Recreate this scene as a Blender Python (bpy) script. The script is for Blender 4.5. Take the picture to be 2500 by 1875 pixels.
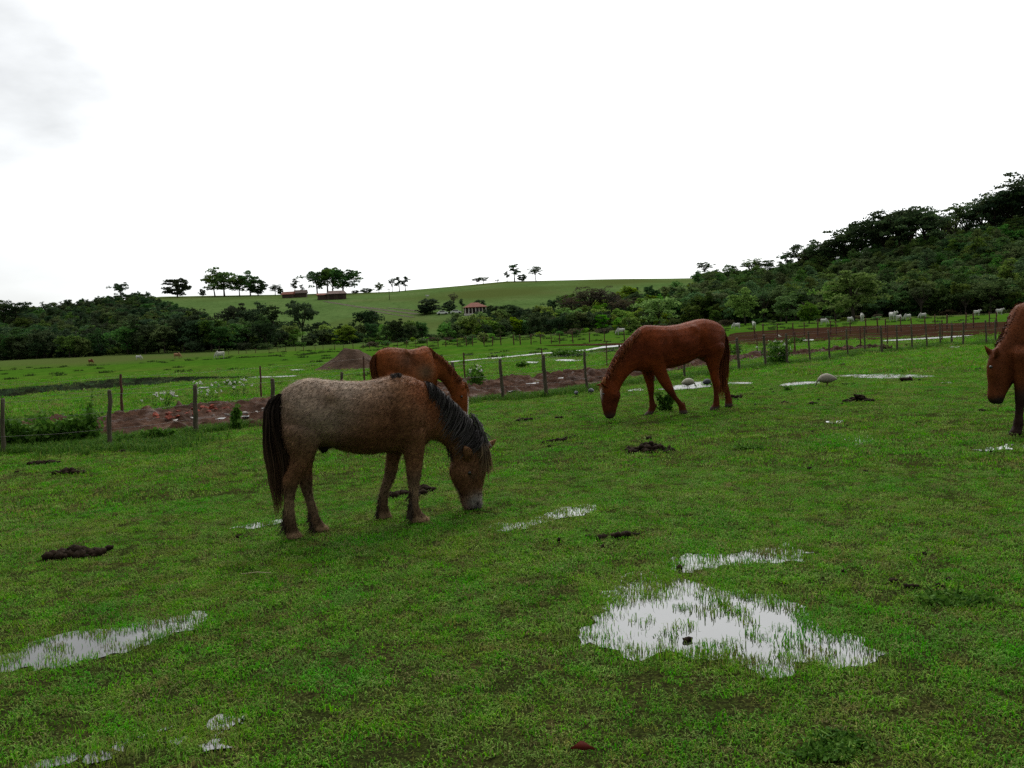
import bpy, bmesh, math, random
import numpy as np
from mathutils import Vector, Matrix

for o in list(bpy.data.objects): bpy.data.objects.remove(o)
S = bpy.context.scene
COL = S.collection
RNG = np.random.default_rng(7)
random.seed(7)

# ------------------------------------------------------------------ camera
W0, H0, FPX = 2500.0, 1875.0, 2080.0
CAMZ = 1.62
PITCH = math.atan(133.5/FPX); ROLL = math.radians(2.8)
FWD = np.array([0, math.cos(PITCH), -math.sin(PITCH)])
R0 = np.array([1.0, 0, 0]); U0 = np.array([0, math.sin(PITCH), math.cos(PITCH)])
RGT = math.cos(ROLL)*R0 - math.sin(ROLL)*U0
UPV = math.sin(ROLL)*R0 + math.cos(ROLL)*U0
CAM = np.array([0, 0, CAMZ])
cd = bpy.data.cameras.new('camera'); cam = bpy.data.objects.new('camera', cd); COL.objects.link(cam)
cd.sensor_width = 36; cd.lens = 36*FPX/W0; cd.clip_start = 0.05; cd.clip_end = 6000
cam.matrix_world = Matrix(((RGT[0], UPV[0], -FWD[0], 0), (RGT[1], UPV[1], -FWD[1], 0), (RGT[2], UPV[2], -FWD[2], CAMZ), (0, 0, 0, 1)))
S.camera = cam
S.view_settings.view_transform = 'Standard'; S.view_settings.look = 'None'
S.view_settings.gamma = 1; S.view_settings.exposure = 0; S.view_settings.use_curve_mapping = False
S.cycles.use_denoising = False
S.render.resolution_x, S.render.resolution_y = 1024, 768

# ------------------------------------------------------------------ sky and sun (bright overcast, sun behind the cloud ahead)
SUN_EL, SUN_AZ = math.radians(48), math.radians(8)      # azimuth measured from +Y towards +X
SUND = (math.sin(SUN_AZ)*math.cos(SUN_EL), math.cos(SUN_AZ)*math.cos(SUN_EL), math.sin(SUN_EL))
w = bpy.data.worlds.new('World'); S.world = w; w.use_nodes = True
nt = w.node_tree; nt.nodes.clear()
def N(t, **k):
    n = nt.nodes.new(t)
    for a, b in k.items(): setattr(n, a, b)
    return n
def L(a, b): nt.links.new(a, b)
wo = N('ShaderNodeOutputWorld'); bg = N('ShaderNodeBackground'); L(bg.outputs[0], wo.inputs[0])
sky = N('ShaderNodeTexSky', sky_type='NISHITA', sun_disc=False, sun_elevation=SUN_EL, sun_rotation=SUN_AZ)
tc = N('ShaderNodeTexCoord'); nrm = N('ShaderNodeVectorMath', operation='NORMALIZE'); L(tc.outputs['Generated'], nrm.inputs[0])
sep = N('ShaderNodeSeparateXYZ'); L(nrm.outputs[0], sep.inputs[0])
def M(op, a, b=None, c=None, clamp=False):
    n = N('ShaderNodeMath', operation=op, use_clamp=clamp)
    for i, v in enumerate((a, b, c)):
        if v is None: continue
        if isinstance(v, (int, float)): n.inputs[i].default_value = v
        else: L(v, n.inputs[i])
    return n.outputs[0]
def dirdot(d):
    n = N('ShaderNodeVectorMath', operation='DOT_PRODUCT'); L(nrm.outputs[0], n.inputs[0]); n.inputs[1].default_value = d
    return n.outputs['Value']
# flattened cloud-layer coordinates
zz = M('ADD', M('MAXIMUM', sep.outputs[2], 0.0), 0.22)
cx = M('DIVIDE', sep.outputs[0], zz); cy = M('DIVIDE', sep.outputs[1], zz)
cmb = N('ShaderNodeCombineXYZ'); L(cx, cmb.inputs[0]); L(cy, cmb.inputs[1])
noi = N('ShaderNodeTexNoise'); L(cmb.outputs[0], noi.inputs['Vector'])
noi.inputs['Scale'].default_value = 1.3; noi.inputs['Detail'].default_value = 7; noi.inputs['Roughness'].default_value = 0.5
cl = noi.outputs['Fac']
glow = M('POWER', M('MAXIMUM', dirdot(SUND), 0.0), 3.0)
base = M('ADD', M('MULTIPLY', glow, 3.0), 0.44)
vary = M('ADD', M('MULTIPLY', cl, 0.7), 0.62)
# the thicker grey cloud at the upper left
def pix_dir(u, v):
    d = FWD*FPX + RGT*(u-W0/2) + UPV*(H0/2-v)
    return d/np.linalg.norm(d)
gc = M('SUBTRACT', dirdot(tuple(pix_dir(-130, -170))), 0.9785)
gcm = M('MULTIPLY', M('ADD', M('MULTIPLY', gc, 28.0), M('MULTIPLY', M('SUBTRACT', cl, 0.5), 3.2)), 1.0, clamp=True)
grey = M('SUBTRACT', 1.0, M('MULTIPLY', gcm, 0.66))
lum = M('MULTIPLY', M('MULTIPLY', base, vary), grey)
ccol = N('ShaderNodeMix', data_type='RGBA'); ccol.inputs[0].default_value = 1.0
cc = N('ShaderNodeCombineXYZ')
L(M('MULTIPLY', lum, 0.985), cc.inputs[0]); L(lum, cc.inputs[1]); L(M('MULTIPLY', lum, 1.0), cc.inputs[2])
skys = N('ShaderNodeVectorMath', operation='SCALE'); L(sky.outputs[0], skys.inputs[0]); skys.inputs['Scale'].default_value = 0.10
mx = N('ShaderNodeMix', data_type='RGBA'); mx.inputs[0].default_value = 0.9
L(skys.outputs[0], mx.inputs[6]); L(cc.outputs[0], mx.inputs[7])
L(mx.outputs[2], bg.inputs[0]); bg.inputs[1].default_value = 1.0
sl = bpy.data.lights.new('sun', 'SUN'); sl.energy = 1.1; sl.angle = math.radians(16); sl.color = (1, 0.95, 0.87)
so = bpy.data.objects.new('sun', sl); COL.objects.link(so)
so.rotation_euler = Vector(SUND).to_track_quat('Z', 'Y').to_euler(); so.location = (0, 40, 60)

# ------------------------------------------------------------------ small maths
def sst(t):
    t = np.clip(t, 0, 1); return t*t*(3-2*t)
_TAB = np.random.default_rng(3).random((64, 64))
def vn(x, y, s=1.0, o=0):
    x = np.asarray(x, float)*s + 17.3*o; y = np.asarray(y, float)*s + 9.1*o
    ix = np.floor(x).astype(int); iy = np.floor(y).astype(int); fx = x-ix; fy = y-iy
    fx = fx*fx*(3-2*fx); fy = fy*fy*(3-2*fy)
    g = lambda a, b: _TAB[a % 64, b % 64]
    return (g(ix, iy)*(1-fx)+g(ix+1, iy)*fx)*(1-fy) + (g(ix, iy+1)*(1-fx)+g(ix+1, iy+1)*fx)*fy
def fbm(x, y, s=1.0, n=4, o=0):
    a, t, k = 0, 0, 1.0
    for i in range(n):
        a = a + k*vn(x, y, s*2**i, o+i); t += k; k *= .5
    return a/t
def H(x, y):
    x = np.asarray(x, float); y = np.asarray(y, float)
    ridge = np.interp(x, [-420, -330, -280, -240, -205, -137, -62, 0, 112, 200, 400], [1, 1, 3, 13, 31, 29, 27, 30, 26.5, 26, 24])
    c = ridge*np.sin(np.clip((y-232)/300, 0, 1)*math.pi/2)**1.35
    R = np.interp(x, [58, 80, 94, 108, 122, 137, 158, 180, 300, 600], [0, 2.5, 5.5, 11.5, 15.5, 19.5, 20, 24.5, 38, 50])
    r = R*sst((y-182)/125)*(1-sst((y-335)/90))
    z = np.maximum(c, r) + 0.25*np.minimum(c, r)
    z = z - 1.5*np.exp(-((x+66)/48)**2-((y-150)/50)**2)*sst((y-70)/45)
    far = sst((np.hypot(x, y)-60)/120)
    return z + far*0.9*(fbm(x, y, .02, 3)-.5)
def rays(u, v):
    d = FWD*FPX + RGT*(u-W0/2) + UPV*(H0/2-v)
    return d/np.linalg.norm(d)
def hit(u, v, lim=1200):
    d = rays(u, v); t = np.geomspace(1.5, lim, 1600)
    P = CAM + t[:, None]*d; below = P[:, 2] < H(P[:, 0], P[:, 1])
    if not below.any(): return P[-1]
    i = int(np.argmax(below)); a, b = t[max(i-1, 0)], t[i]
    for _ in range(25):
        m = (a+b)/2; p = CAM+m*d
        if p[2] < H(p[0], p[1]): b = m
        else: a = m
    p = CAM+b*d; p[2] = H(p[0], p[1]); return p
def at_y(u, v, Y):                                  # the point of a sight line that lies at forward distance Y
    d = rays(u, v); return CAM + d*(Y/d[1])
def pxm(p): return FPX/(np.dot(np.asarray(p)-CAM, FWD))   # photo pixels per metre at p

# ------------------------------------------------------------------ building helpers
def mk(name, V, F, mat=None, parent=None, smooth=True, col=None, mats=None, fm=None):
    me = bpy.data.meshes.new(name)
    V = np.asarray(V, float)
    if isinstance(F, np.ndarray):
        n, k = F.shape
        me.vertices.add(len(V)); me.vertices.foreach_set('co', V.ravel())
        me.loops.add(n*k); me.loops.foreach_set('vertex_index', F.ravel().astype(np.int32))
        me.polygons.add(n); me.polygons.foreach_set('loop_start', np.arange(0, n*k, k, dtype=np.int32))
        me.update(calc_edges=True); me.validate()
    else:
        me.from_pydata([tuple(v) for v in V], [], F)
    if smooth: me.polygons.foreach_set('use_smooth', np.ones(len(me.polygons), bool))
    if col is not None: setcol(me, col)
    for m in (mats or [mat]):
        if m: me.materials.append(m)
    if fm is not None: me.polygons.foreach_set('material_index', np.asarray(fm, np.int32))
    me.update()
    o = bpy.data.objects.new(name, me); COL.objects.link(o)
    if parent: o.parent = parent
    return o
def setcol(me, col):
    a = me.attributes.new('tint', 'FLOAT_COLOR', 'POINT')
    c = np.ones((len(me.vertices), 4), np.float32); c[:, :3] = col
    a.data.foreach_set('color', c.ravel())
def tag(o, label=None, cat=None, group=None, kind=None):
    for k, v in (('label', label), ('category', cat), ('group', group), ('kind', kind)):
        if v: o[k] = v
    return o
def empty(name, loc=(0, 0, 0), rz=0):
    o = bpy.data.objects.new(name, None); COL.objects.link(o); o.location = tuple(loc); o.rotation_euler = (0, 0, rz)
    o.empty_display_size = .2
    return o
class MB:
    def __init__(s): s.V = []; s.F = []
    def add(s, V, F):
        n = len(s.V); s.V += [tuple(v) for v in V]; s.F += [tuple(i+n for i in f) for f in F]
    def box(s, a, b):
        (x0, y0, z0), (x1, y1, z1) = a, b
        s.add([(x0, y0, z0), (x1, y0, z0), (x1, y1, z0), (x0, y1, z0), (x0, y0, z1), (x1, y0, z1), (x1, y1, z1), (x0, y1, z1)],
              [(0, 3, 2, 1), (4, 5, 6, 7), (0, 1, 5, 4), (1, 2, 6, 5), (2, 3, 7, 6), (3, 0, 4, 7)])
    def tube(s, P, R, n=6):
        P = [np.asarray(p, float) for p in P]; V = []; F = []
        for i, p in enumerate(P):
            t = P[min(i+1, len(P)-1)]-P[max(i-1, 0)]; t = t/(np.linalg.norm(t)+1e-9)
            a = np.cross(t, (0.3, 1, .1) if abs(t[1]) < .9 else (1, 0, 0)); a /= np.linalg.norm(a); b = np.cross(t, a)
            for k in range(n):
                q = 2*math.pi*k/n; V.append(p + R[i]*(math.cos(q)*a+math.sin(q)*b))
        for i in range(len(P)-1):
            for k in range(n): F.append((i*n+k, i*n+(k+1) % n, (i+1)*n+(k+1) % n, (i+1)*n+k))
        F.append(tuple(range(n-1, -1, -1))); F.append(tuple(range((len(P)-1)*n, len(P)*n)))
        s.add(V, F)
    def loft(s, st, n=18, p=2.2):
        """st: list of (A, B, w, latvec): ring through A and B, half width w"""
        V = []; F = []
        for A, B, wd, lat in st:
            A = np.asarray(A, float); B = np.asarray(B, float); c = (A+B)/2; h = (A-B)/2
            for k in range(n):
                q = 2*math.pi*k/n; cs, sn = math.cos(q), math.sin(q)
                e = (abs(cs)**p+abs(sn)**p)**(-1/p)
                V.append(c + h*cs*e + np.asarray(lat)*wd*sn*e)
        m = len(st)
        for i in range(m-1):
            for k in range(n): F.append((i*n+k, i*n+(k+1) % n, (i+1)*n+(k+1) % n, (i+1)*n+k))
        F.append(tuple(range(n-1, -1, -1))); F.append(tuple(range((m-1)*n, m*n)))
        s.add(V, F)
    def lump(s, c, r, sub=1, jit=.25, sq=.7):
        bm = bmesh.new(); bmesh.ops.create_icosphere(bm, subdivisions=sub, radius=1)
        V = []
        for v in bm.verts:
            k = 1+random.uniform(-jit, jit); V.append((c[0]+v.co.x*r*k, c[1]+v.co.y*r*k, c[2]+v.co.z*r*k*sq))
        bm.verts.index_update(); F = [tuple(v.index for v in f.verts) for f in bm.faces]; bm.free(); s.add(V, F)
    def build(s, name, mat, parent=None, smooth=True, **k): return mk(name, s.V, s.F, mat, parent, smooth, **k)

# ------------------------------------------------------------------ materials
def mat(name, build):
    global nt
    m = bpy.data.materials.new(name); m.use_nodes = True; nt = m.node_tree; nt.nodes.clear()
    out = N('ShaderNodeOutputMaterial'); s = build(); L(s, out.inputs[0]); return m
def noise(scale, detail=4, rough=.55, vec=None, dist=0.0):
    n = N('ShaderNodeTexNoise'); n.inputs['Scale'].default_value = scale; n.inputs['Detail'].default_value = detail
    n.inputs['Roughness'].default_value = rough; n.inputs['Distortion'].default_value = dist
    if vec is not None: L(vec, n.inputs['Vector'])
    return n.outputs['Fac']
def ramp(fac, stops):
    r = N('ShaderNodeValToRGB'); e = r.color_ramp.elements
    while len(e) < len(stops): e.new(.5)
    for x, (p, c) in zip(e, stops): x.position = p; x.color = (*c, 1) if len(c) == 3 else c
    L(fac, r.inputs[0]); return r.outputs[0]
def mixc(f, a, b, mode='MIX'):
    n = N('ShaderNodeMix', data_type='RGBA', blend_type=mode)
    for i, v in ((0, f), (6, a), (7, b)):
        if isinstance(v, (int, float)): n.inputs[i].default_value = v
        elif isinstance(v, tuple): n.inputs[i].default_value = (*v, 1)
        else: L(v, n.inputs[i])
    return n.outputs[2]
def pos(): return N('ShaderNodeNewGeometry').outputs['Position']
def obc(): return N('ShaderNodeTexCoord').outputs['Object']
def attr(n): 
    a = N('ShaderNodeAttribute'); a.attribute_name = n; return a.outputs['Color']
def island(): return N('ShaderNodeNewGeometry').outputs['Random Per Island']
def bump(h, st=.5, d=.02):
    b = N('ShaderNodeBump'); b.inputs['Strength'].default_value = st; b.inputs['Distance'].default_value = d; L(h, b.inputs['Height']); return b.outputs[0]
def prin(c, rough=.8, nor=None, spec=.3, **k):
    p = N('ShaderNodeBsdfPrincipled')
    if isinstance(c, tuple): p.inputs['Base Color'].default_value = (*c, 1)
    else: L(c, p.inputs['Base Color'])
    if isinstance(rough, (int, float)): p.inputs['Roughness'].default_value = rough
    else: L(rough, p.inputs['Roughness'])
    p.inputs['Specular IOR Level'].default_value = spec
    if nor: L(nor, p.inputs['Normal'])
    for a, b in k.items(): p.inputs[a.replace('_', ' ')].default_value = b
    return p.outputs[0]
def leafy(c, trans=.35, rough=.6, spec=.25):
    a = prin(c, rough, spec=spec); t = N('ShaderNodeBsdfTranslucent')
    if isinstance(c, tuple): t.inputs[0].default_value = (*c, 1)
    else: L(c, t.inputs[0])
    m = N('ShaderNodeMixShader'); m.inputs[0].default_value = trans; L(a, m.inputs[1]); L(t.outputs[0], m.inputs[2]); return m.outputs[0]

def b_ground():
    p = pos()
    big = noise(.35, 3, .5, p); mid = noise(2.3, 5, .6, p); fine = noise(38, 5, .7, p); far = noise(.06, 4, .55, p); tus = noise(.9, 6, .7, p)
    near = ramp(mid, [(.3, (.022, .034, .007)), (.5, (.032, .046, .009)), (.7, (.060, .052, .018))])
    near = mixc(ramp(fine, [(.40, (0, 0, 0)), (.56, (.9, .9, .9))]), near, (.014, .013, .006)); near = mixc(ramp(noise(70, 3, .6, p), [(.56, (0, 0, 0)), (.64, (.8, .8, .8))]), near, (.075, .095, .024))
    pas = ramp(far, [(.32, (.036, .100, .009)), (.5, (.048, .116, .010)), (.7, (.074, .116, .017))])
    pas = mixc(ramp(tus, [(.46, (0, 0, 0)), (.62, (.85, .85, .85))]), pas, (.022, .052, .006))
    hil = ramp(noise(.045, 5, .6, p), [(.3, (.062, .108, .030)), (.52, (.080, .130, .038)), (.72, (.108, .138, .052))])
    hil = mixc(ramp(noise(.5, 6, .75, p), [(.48, (0, 0, 0)), (.66, (.8, .8, .8))]), hil, (.034, .056, .016))
    sp = N('ShaderNodeSeparateXYZ'); L(p, sp.inputs[0])
    ln = N('ShaderNodeVectorMath', operation='LENGTH'); L(p, ln.inputs[0])
    wob = M('MULTIPLY', M('SUBTRACT', big, .5), 18)
    def band(a, b): 
        r = N('ShaderNodeMapRange'); r.inputs['From Min'].default_value = a; r.inputs['From Max'].default_value = b
        L(M('ADD', ln.outputs['Value'], wob), r.inputs['Value']); return r.outputs[0]
    c = mixc(band(17, 34), near, pas); c = mixc(band(190, 245), c, hil)
    c = mixc(M('MULTIPLY', ramp(noise(.013, 2, .5, p), [(.45, (0,0,0)), (.65, (1,1,1))]), band(100, 190)), c, (.062, .082, .022))
    return prin(c, 1.0, bump(fine, .5, .03), spec=.0)
GROUND = mat('pasture_ground', b_ground)
def b_grass():
    p = pos(); r = island()
    a = ramp(noise(1.1, 4, .6, p), [(.33, (.058, .240, .008)), (.48, (.090, .260, .010)), (.6, (.150, .250, .022)), (.72, (.210, .215, .044))])
    v = ramp(r, [(0, (.036, .140, .007)), (.3, (.068, .240, .010)), (.62, (.125, .320, .016)), (.84, (.210, .350, .036)), (.93, (.28, .24, .08)), (1, (.12, .08, .035))])
    c = mixc(.55, a, v)
    c = mixc(ramp(noise(3.2, 3, .6, p), [(.55, (0, 0, 0)), (.70, (.6, .6, .6))]), c, (.130, .110, .030))
    c = mixc(ramp(noise(.75, 2, .5, p, 1.0), [(.57, (0, 0, 0)), (.68, (.6, .6, .6))]), c, (.060, .270, .012))
    oi = N('ShaderNodeObjectInfo').outputs['Random']
    c = mixc(ramp(oi, [(.80, (0, 0, 0)), (.90, (.75, .75, .75))]), c, (.185, .150, .052))
    hs = N('ShaderNodeHueSaturation'); L(c, hs.inputs['Color']); f2 = M('FRACT', M('MULTIPLY', oi, 17.3)); f3 = M('FRACT', M('MULTIPLY', oi, 41.7))
    L(M('ADD', M('MULTIPLY', f2, .70), .76), hs.inputs['Value']); L(M('ADD', M('MULTIPLY', f3, .05), .475), hs.inputs['Hue']); L(M('ADD', M('MULTIPLY', f3, .30), .84), hs.inputs['Saturation'])
    c = mixc(ramp(r, [(.984, (0, 0, 0)), (.988, (1, 1, 1))]), hs.outputs[0], (.36, .38, .20))
    return leafy(c, .35, .75, .08)
GRASS = mat('grass_blades', b_grass)
VERGE = mat('verge_grass', lambda: leafy(ramp(island(), [(0, (.03, .085, .012)), (.5, (.06, .15, .018)), (.85, (.09, .20, .014)), (1, (.17, .17, .05))]), .35, .75, .08))
TUFT = mat('tussock', lambda: leafy(ramp(island(), [(0, (.018, .045, .008)), (.6, (.034, .075, .012)), (1, (.07, .085, .025))]), .3, .8, .03))
def b_mud():
    p = pos(); h = noise(5, 6, .65, p)
    c = ramp(noise(1.3, 6, .65, p), [(.3, (.024, .012, .007)), (.5, (.055, .027, .016)), (.64, (.090, .047, .030)), (.78, (.14, .095, .068))])
    c = mixc(ramp(h, [(.5, (0, 0, 0)), (.75, (.7, .7, .7))]), c, (.012, .008, .006))
    rg = ramp(noise(1.7, 4, .6, p), [(.36, (.5, .5, .5)), (.5, (.95, .95, .95))])
    return prin(c, rg, bump(h, 1.0, .12), spec=.04)
MUD = mat('wet_mud', b_mud)
def b_plough():
    p = pos()
    c = ramp(noise(.5, 6, .7, p), [(.3, (.014, .008, .005)), (.5, (.034, .017, .010)), (.68, (.056, .028, .017)), (.8, (.034, .038, .014))])
    c = mixc(ramp(noise(.22, 4, .6, p), [(.58, (0, 0, 0)), (.66, (.8, .8, .8))]), c, (.025, .050, .008))
    return prin(c, .85, bump(noise(2.2, 5, .7, p), 1, .05), spec=.0)
PLOUGH = mat('ploughed_soil', b_plough)
def b_water():
    p = pos(); return prin((.030, .030, .024), .03, bump(noise(9, 2, .5, p), .05, .004), spec=1.0, IOR=1.58)
WATER = mat('puddle_water', b_water)
def b_pond():
    p = pos(); return prin((.030, .032, .022), .012, spec=.5, IOR=1.33)
WATER_FAR = mat('shallow_water', lambda: prin((.05, .05, .04), .30, bump(noise(6, 3, .6, pos()), .4, .03), spec=.5, IOR=1.33))
POND = mat('pond_water', b_pond)
def b_dirt():
    p = pos()
    c = ramp(noise(2.2, 6, .65, p), [(.3, (.036, .020, .012)), (.5, (.068, .040, .025)), (.7, (.100, .062, .040))])
    return prin(c, .95, bump(noise(5, 6, .7, p), 1, .12), spec=.1)
DIRT = mat('piled_earth', b_dirt)
DUNG = mat('dung', lambda: prin(ramp(noise(25, 4, .6, pos()), [(.3, (.010, .007, .005)), (.6, (.027, .018, .011)), (.8, (.052, .036, .020))]), .75, bump(noise(60, 4, .6, pos()), .8, .01), spec=.02))
def b_wood():
    p = obc(); mp = N('ShaderNodeMapping'); mp.inputs['Scale'].default_value = (28, 28, 3); L(p, mp.inputs[0])
    c = ramp(noise(1.5, 5, .65, mp.outputs[0]), [(.3, (.035, .028, .020)), (.5, (.075, .062, .040)), (.72, (.13, .115, .078))])
    c = mixc(ramp(noise(3, 3, .5, pos()), [(.5, (0, 0, 0)), (.7, (.6, .6, .6))]), c, (.055, .07, .03))
    return prin(c, .9, bump(noise(2, 5, .7, mp.outputs[0]), .8, .01), spec=.2)
WOOD = mat('weathered_post', b_wood)
WOOD_R = mat('reddish_post', lambda: prin(ramp(noise(14, 5, .6, obc()), [(.3, (.045, .022, .016)), (.6, (.11, .052, .035)), (.8, (.17, .10, .07))]), .9, spec=.2))
WIRE = mat('fence_wire', lambda: prin((.16, .15, .14), .6, spec=.5, Metallic=.6))
BARK = mat('bark', lambda: prin(ramp(noise(4, 4, .6, obc()), [(.3, (.035, .028, .022)), (.7, (.085, .070, .055))]), .95, spec=.1))
def leafmat(name, a, b, c, trans=.3, brown=.25):
    def f():
        p = pos(); oi = N('ShaderNodeObjectInfo').outputs['Random']
        col = ramp(island(), [(0, a), (.55, b), (1, c)])
        hs = N('ShaderNodeHueSaturation'); L(col, hs.inputs['Color'])
        L(M('ADD', M('MULTIPLY', oi, .075), .465), hs.inputs['Hue'])
        L(M('ADD', M('MULTIPLY', M('FRACT', M('MULTIPLY', oi, 7.31)), .75), .6), hs.inputs['Value'])
        L(M('ADD', M('MULTIPLY', M('FRACT', M('MULTIPLY', oi, 13.7)), .35), .75), hs.inputs['Saturation'])
        col = mixc(M('MULTIPLY', ramp(noise(.035, 3, .6, p), [(.5, (0, 0, 0)), (.66, (1, 1, 1))]), brown), hs.outputs[0], (.085, .068, .045))
        return leafy(col, trans, .8, .05)
    return mat(name, f)
LEAF = leafmat('forest_leaves', (.032, .074, .016), (.066, .130, .026), (.125, .20, .044), .4)
LEAF_D = leafmat('dark_leaves', (.020, .044, .016), (.040, .076, .026), (.07, .115, .038), .3, 0)
LEAF_B = leafmat('bright_leaves', (.070, .150, .014), (.13, .25, .024), (.20, .32, .042), .45, 0)
LEAF_R = leafmat('dry_leaves', (.060, .050, .030), (.10, .085, .048), (.14, .125, .06), .3, 0)
WEED = mat('weed_leaves', lambda: leafy(ramp(island(), [(0, (.030, .085, .010)), (.5, (.060, .15, .014)), (1, (.11, .21, .03))]), .35, .7, .1))
PETAL = mat('white_petals', lambda: leafy((.72, .73, .66), .3, .6, .2))
def coat(name, scale=1.0, rough=.6, sheen=.06):
    def f():
        o = obc(); mp = N('ShaderNodeMapping'); mp.inputs['Scale'].default_value = (16, 40, 70); mp.inputs['Rotation'].default_value = (0, .5, 0); L(o, mp.inputs[0])
        n1 = noise(1.6, 5, .65, mp.outputs[0]); n2 = noise(7, 4, .6, o)
        k = ramp(n1, [(.28, (.5, .5, .5)), (.5, (.95, .95, .95)), (.72, (1.55, 1.5, 1.45))])
        c = mixc(1.0, attr('tint'), k, 'MULTIPLY')
        c = mixc(1.0, c, ramp(n2, [(.3, (.72, .72, .74)), (.7, (1.25, 1.2, 1.15))]), 'MULTIPLY')
        return prin(c, rough, bump(n1, .5, .008), spec=.06, Sheen_Weight=0.0)
    return mat(name, f)
COAT = coat('horse_coat')
HAIRM = mat('horse_hair', lambda: leafy(mixc(1.0, attr('tint'), ramp(island(), [(0, (.55, .55, .55)), (.7, (1.1, 1.1, 1.1)), (1, (1.7, 1.7, 1.7))]), 'MULTIPLY'), .25, .6, .10))
FURM = mat('short_coat_hair', lambda: leafy(mixc(1.0, attr('tint'), ramp(island(), [(0, (.65, .65, .65)), (.75, (1.1, 1.1, 1.1)), (1, (1.6, 1.6, 1.6))]), 'MULTIPLY'), .45, .8, .03))
EYE = mat('eye', lambda: prin((.008, .006, .005), .08, spec=.6))
COWM = mat('cow_hide', lambda: prin(mixc(1.0, attr('tint'), ramp(noise(3, 3, .5, obc()), [(.3, (.75, .75, .75)), (.7, (1.1, 1.1, 1.1))]), 'MULTIPLY'), .75, spec=.2))
FOWL = mat('guineafowl_plumage', lambda: prin(mixc(1.0, attr('tint'), ramp(noise(70, 2, .6, obc()), [(.4, (.6, .6, .6)), (.6, (1.25, 1.25, 1.25))]), 'MULTIPLY'), .7, spec=.25))
ROOF = mat('roof_tiles', lambda: prin(ramp(noise(.9, 4, .6, obc()), [(.3, (.11, .032, .018)), (.6, (.17, .055, .032)), (.8, (.22, .09, .06))]), .85, spec=.2))
ROOF_G = mat('weathered_roof', lambda: prin(ramp(noise(.6, 4, .6, obc()), [(.3, (.08, .052, .043)), (.6, (.14, .095, .082)), (.8, (.2, .15, .135))]), .85, spec=.2))
WALL = mat('plaster', lambda: prin(ramp(noise(1.1, 4, .6, obc()), [(.3, (.55, .50, .44)), (.7, (.72, .68, .62))]), .9, spec=.2))
WALL_D = mat('dark_boards', lambda: prin(ramp(noise(2, 4, .6, obc()), [(.3, (.05, .035, .028)), (.7, (.10, .07, .055))]), .9, spec=.2))
GLASS = mat('dark_glass', lambda: prin((.02, .022, .025), .1, spec=.6))
CARP = mat('white_car_paint', lambda: prin((.75, .75, .74), .25, spec=.5, Coat_Weight=.5))
RUB = mat('tyre_rubber', lambda: prin((.02, .02, .02), .8))
BRICK = mat('red_clay', lambda: prin(ramp(noise(6, 4, .6, pos()), [(.3, (.07, .018, .010)), (.6, (.20, .042, .022)), (.7, (.27, .06, .034))]), .8, spec=.1))
PALE = mat('pale_rubble', lambda: prin(ramp(noise(6, 4, .6, pos()), [(.3, (.30, .27, .24)), (.7, (.55, .52, .48))]), .75, spec=.3))
DEADLEAF = mat('fallen_leaf', lambda: prin(ramp(noise(40, 4, .6, obc()), [(.3, (.035, .005, .003)), (.7, (.075, .011, .005))]), .8, spec=.05))

# ------------------------------------------------------------------ ground
ang = np.concatenate([np.arange(-180, -50, 3.0), np.arange(-50, 50, .5), np.arange(50, 180.1, 3.0)])*math.pi/180
rad = np.concatenate([[0.05, .5, 1], np.geomspace(1.5, 1500, 250)])
A_, R_ = np.meshgrid(ang, rad); X_ = R_*np.sin(A_); Y_ = R_*np.cos(A_)
Z_ = H(X_, Y_)
na = len(ang); nr = len(rad)
i = np.arange(nr-1)[:, None]*na + np.arange(na-1)[None, :]
Fq = np.stack([i, i+1, i+na+1, i+na], -1).reshape(-1, 4)[:, ::-1].copy()
g = mk('ground', np.stack([X_, Y_, Z_], -1).reshape(-1, 3), Fq, GROUND); tag(g, kind='structure')

# ------------------------------------------------------------------ polygon helpers
def zpoly(pts, ox=0, oy=0, sc=1): return [(ox+a/sc, oy+b/sc) for a, b in pts]
def gpoly(px): return np.array([hit(u, v)[:2] for u, v in px])
def refine(P, step, amp, seed=0):
    rng = np.random.default_rng(seed); out = []
    for a, b in zip(P, np.roll(P, -1, 0)):
        n = max(1, int(np.linalg.norm(b-a)/step))
        for k in range(n): out.append(a+(b-a)*k/n)
    out = np.array(out); d = np.roll(out, -1, 0)-np.roll(out, 1, 0); d /= np.linalg.norm(d, axis=1)[:, None]+1e-9
    nz = (fbm(out[:, 0], out[:, 1], .22/step, 4, seed)-.5)*2.6*amp + rng.normal(0, amp*.25, len(out))
    return out + np.stack([d[:, 1], -d[:, 0]], 1)*nz[:, None]
def sd(P, poly):
    d = np.full(len(P), 1e9); ins = np.zeros(len(P), bool)
    for a, b in zip(poly, np.roll(poly, -1, 0)):
        e = b-a; t = np.clip(((P-a)@e)/(e@e+1e-12), 0, 1)
        d = np.minimum(d, np.linalg.norm(P-a-t[:, None]*e, axis=1))
        c = ((a[1] > P[:, 1]) != (b[1] > P[:, 1]))
        xi = (b[0]-a[0])*(P[:, 1]-a[1])/(b[1]-a[1]+1e-12)+a[0]
        ins ^= c & (P[:, 0] < xi)
    return np.where(ins, -d, d)
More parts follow.
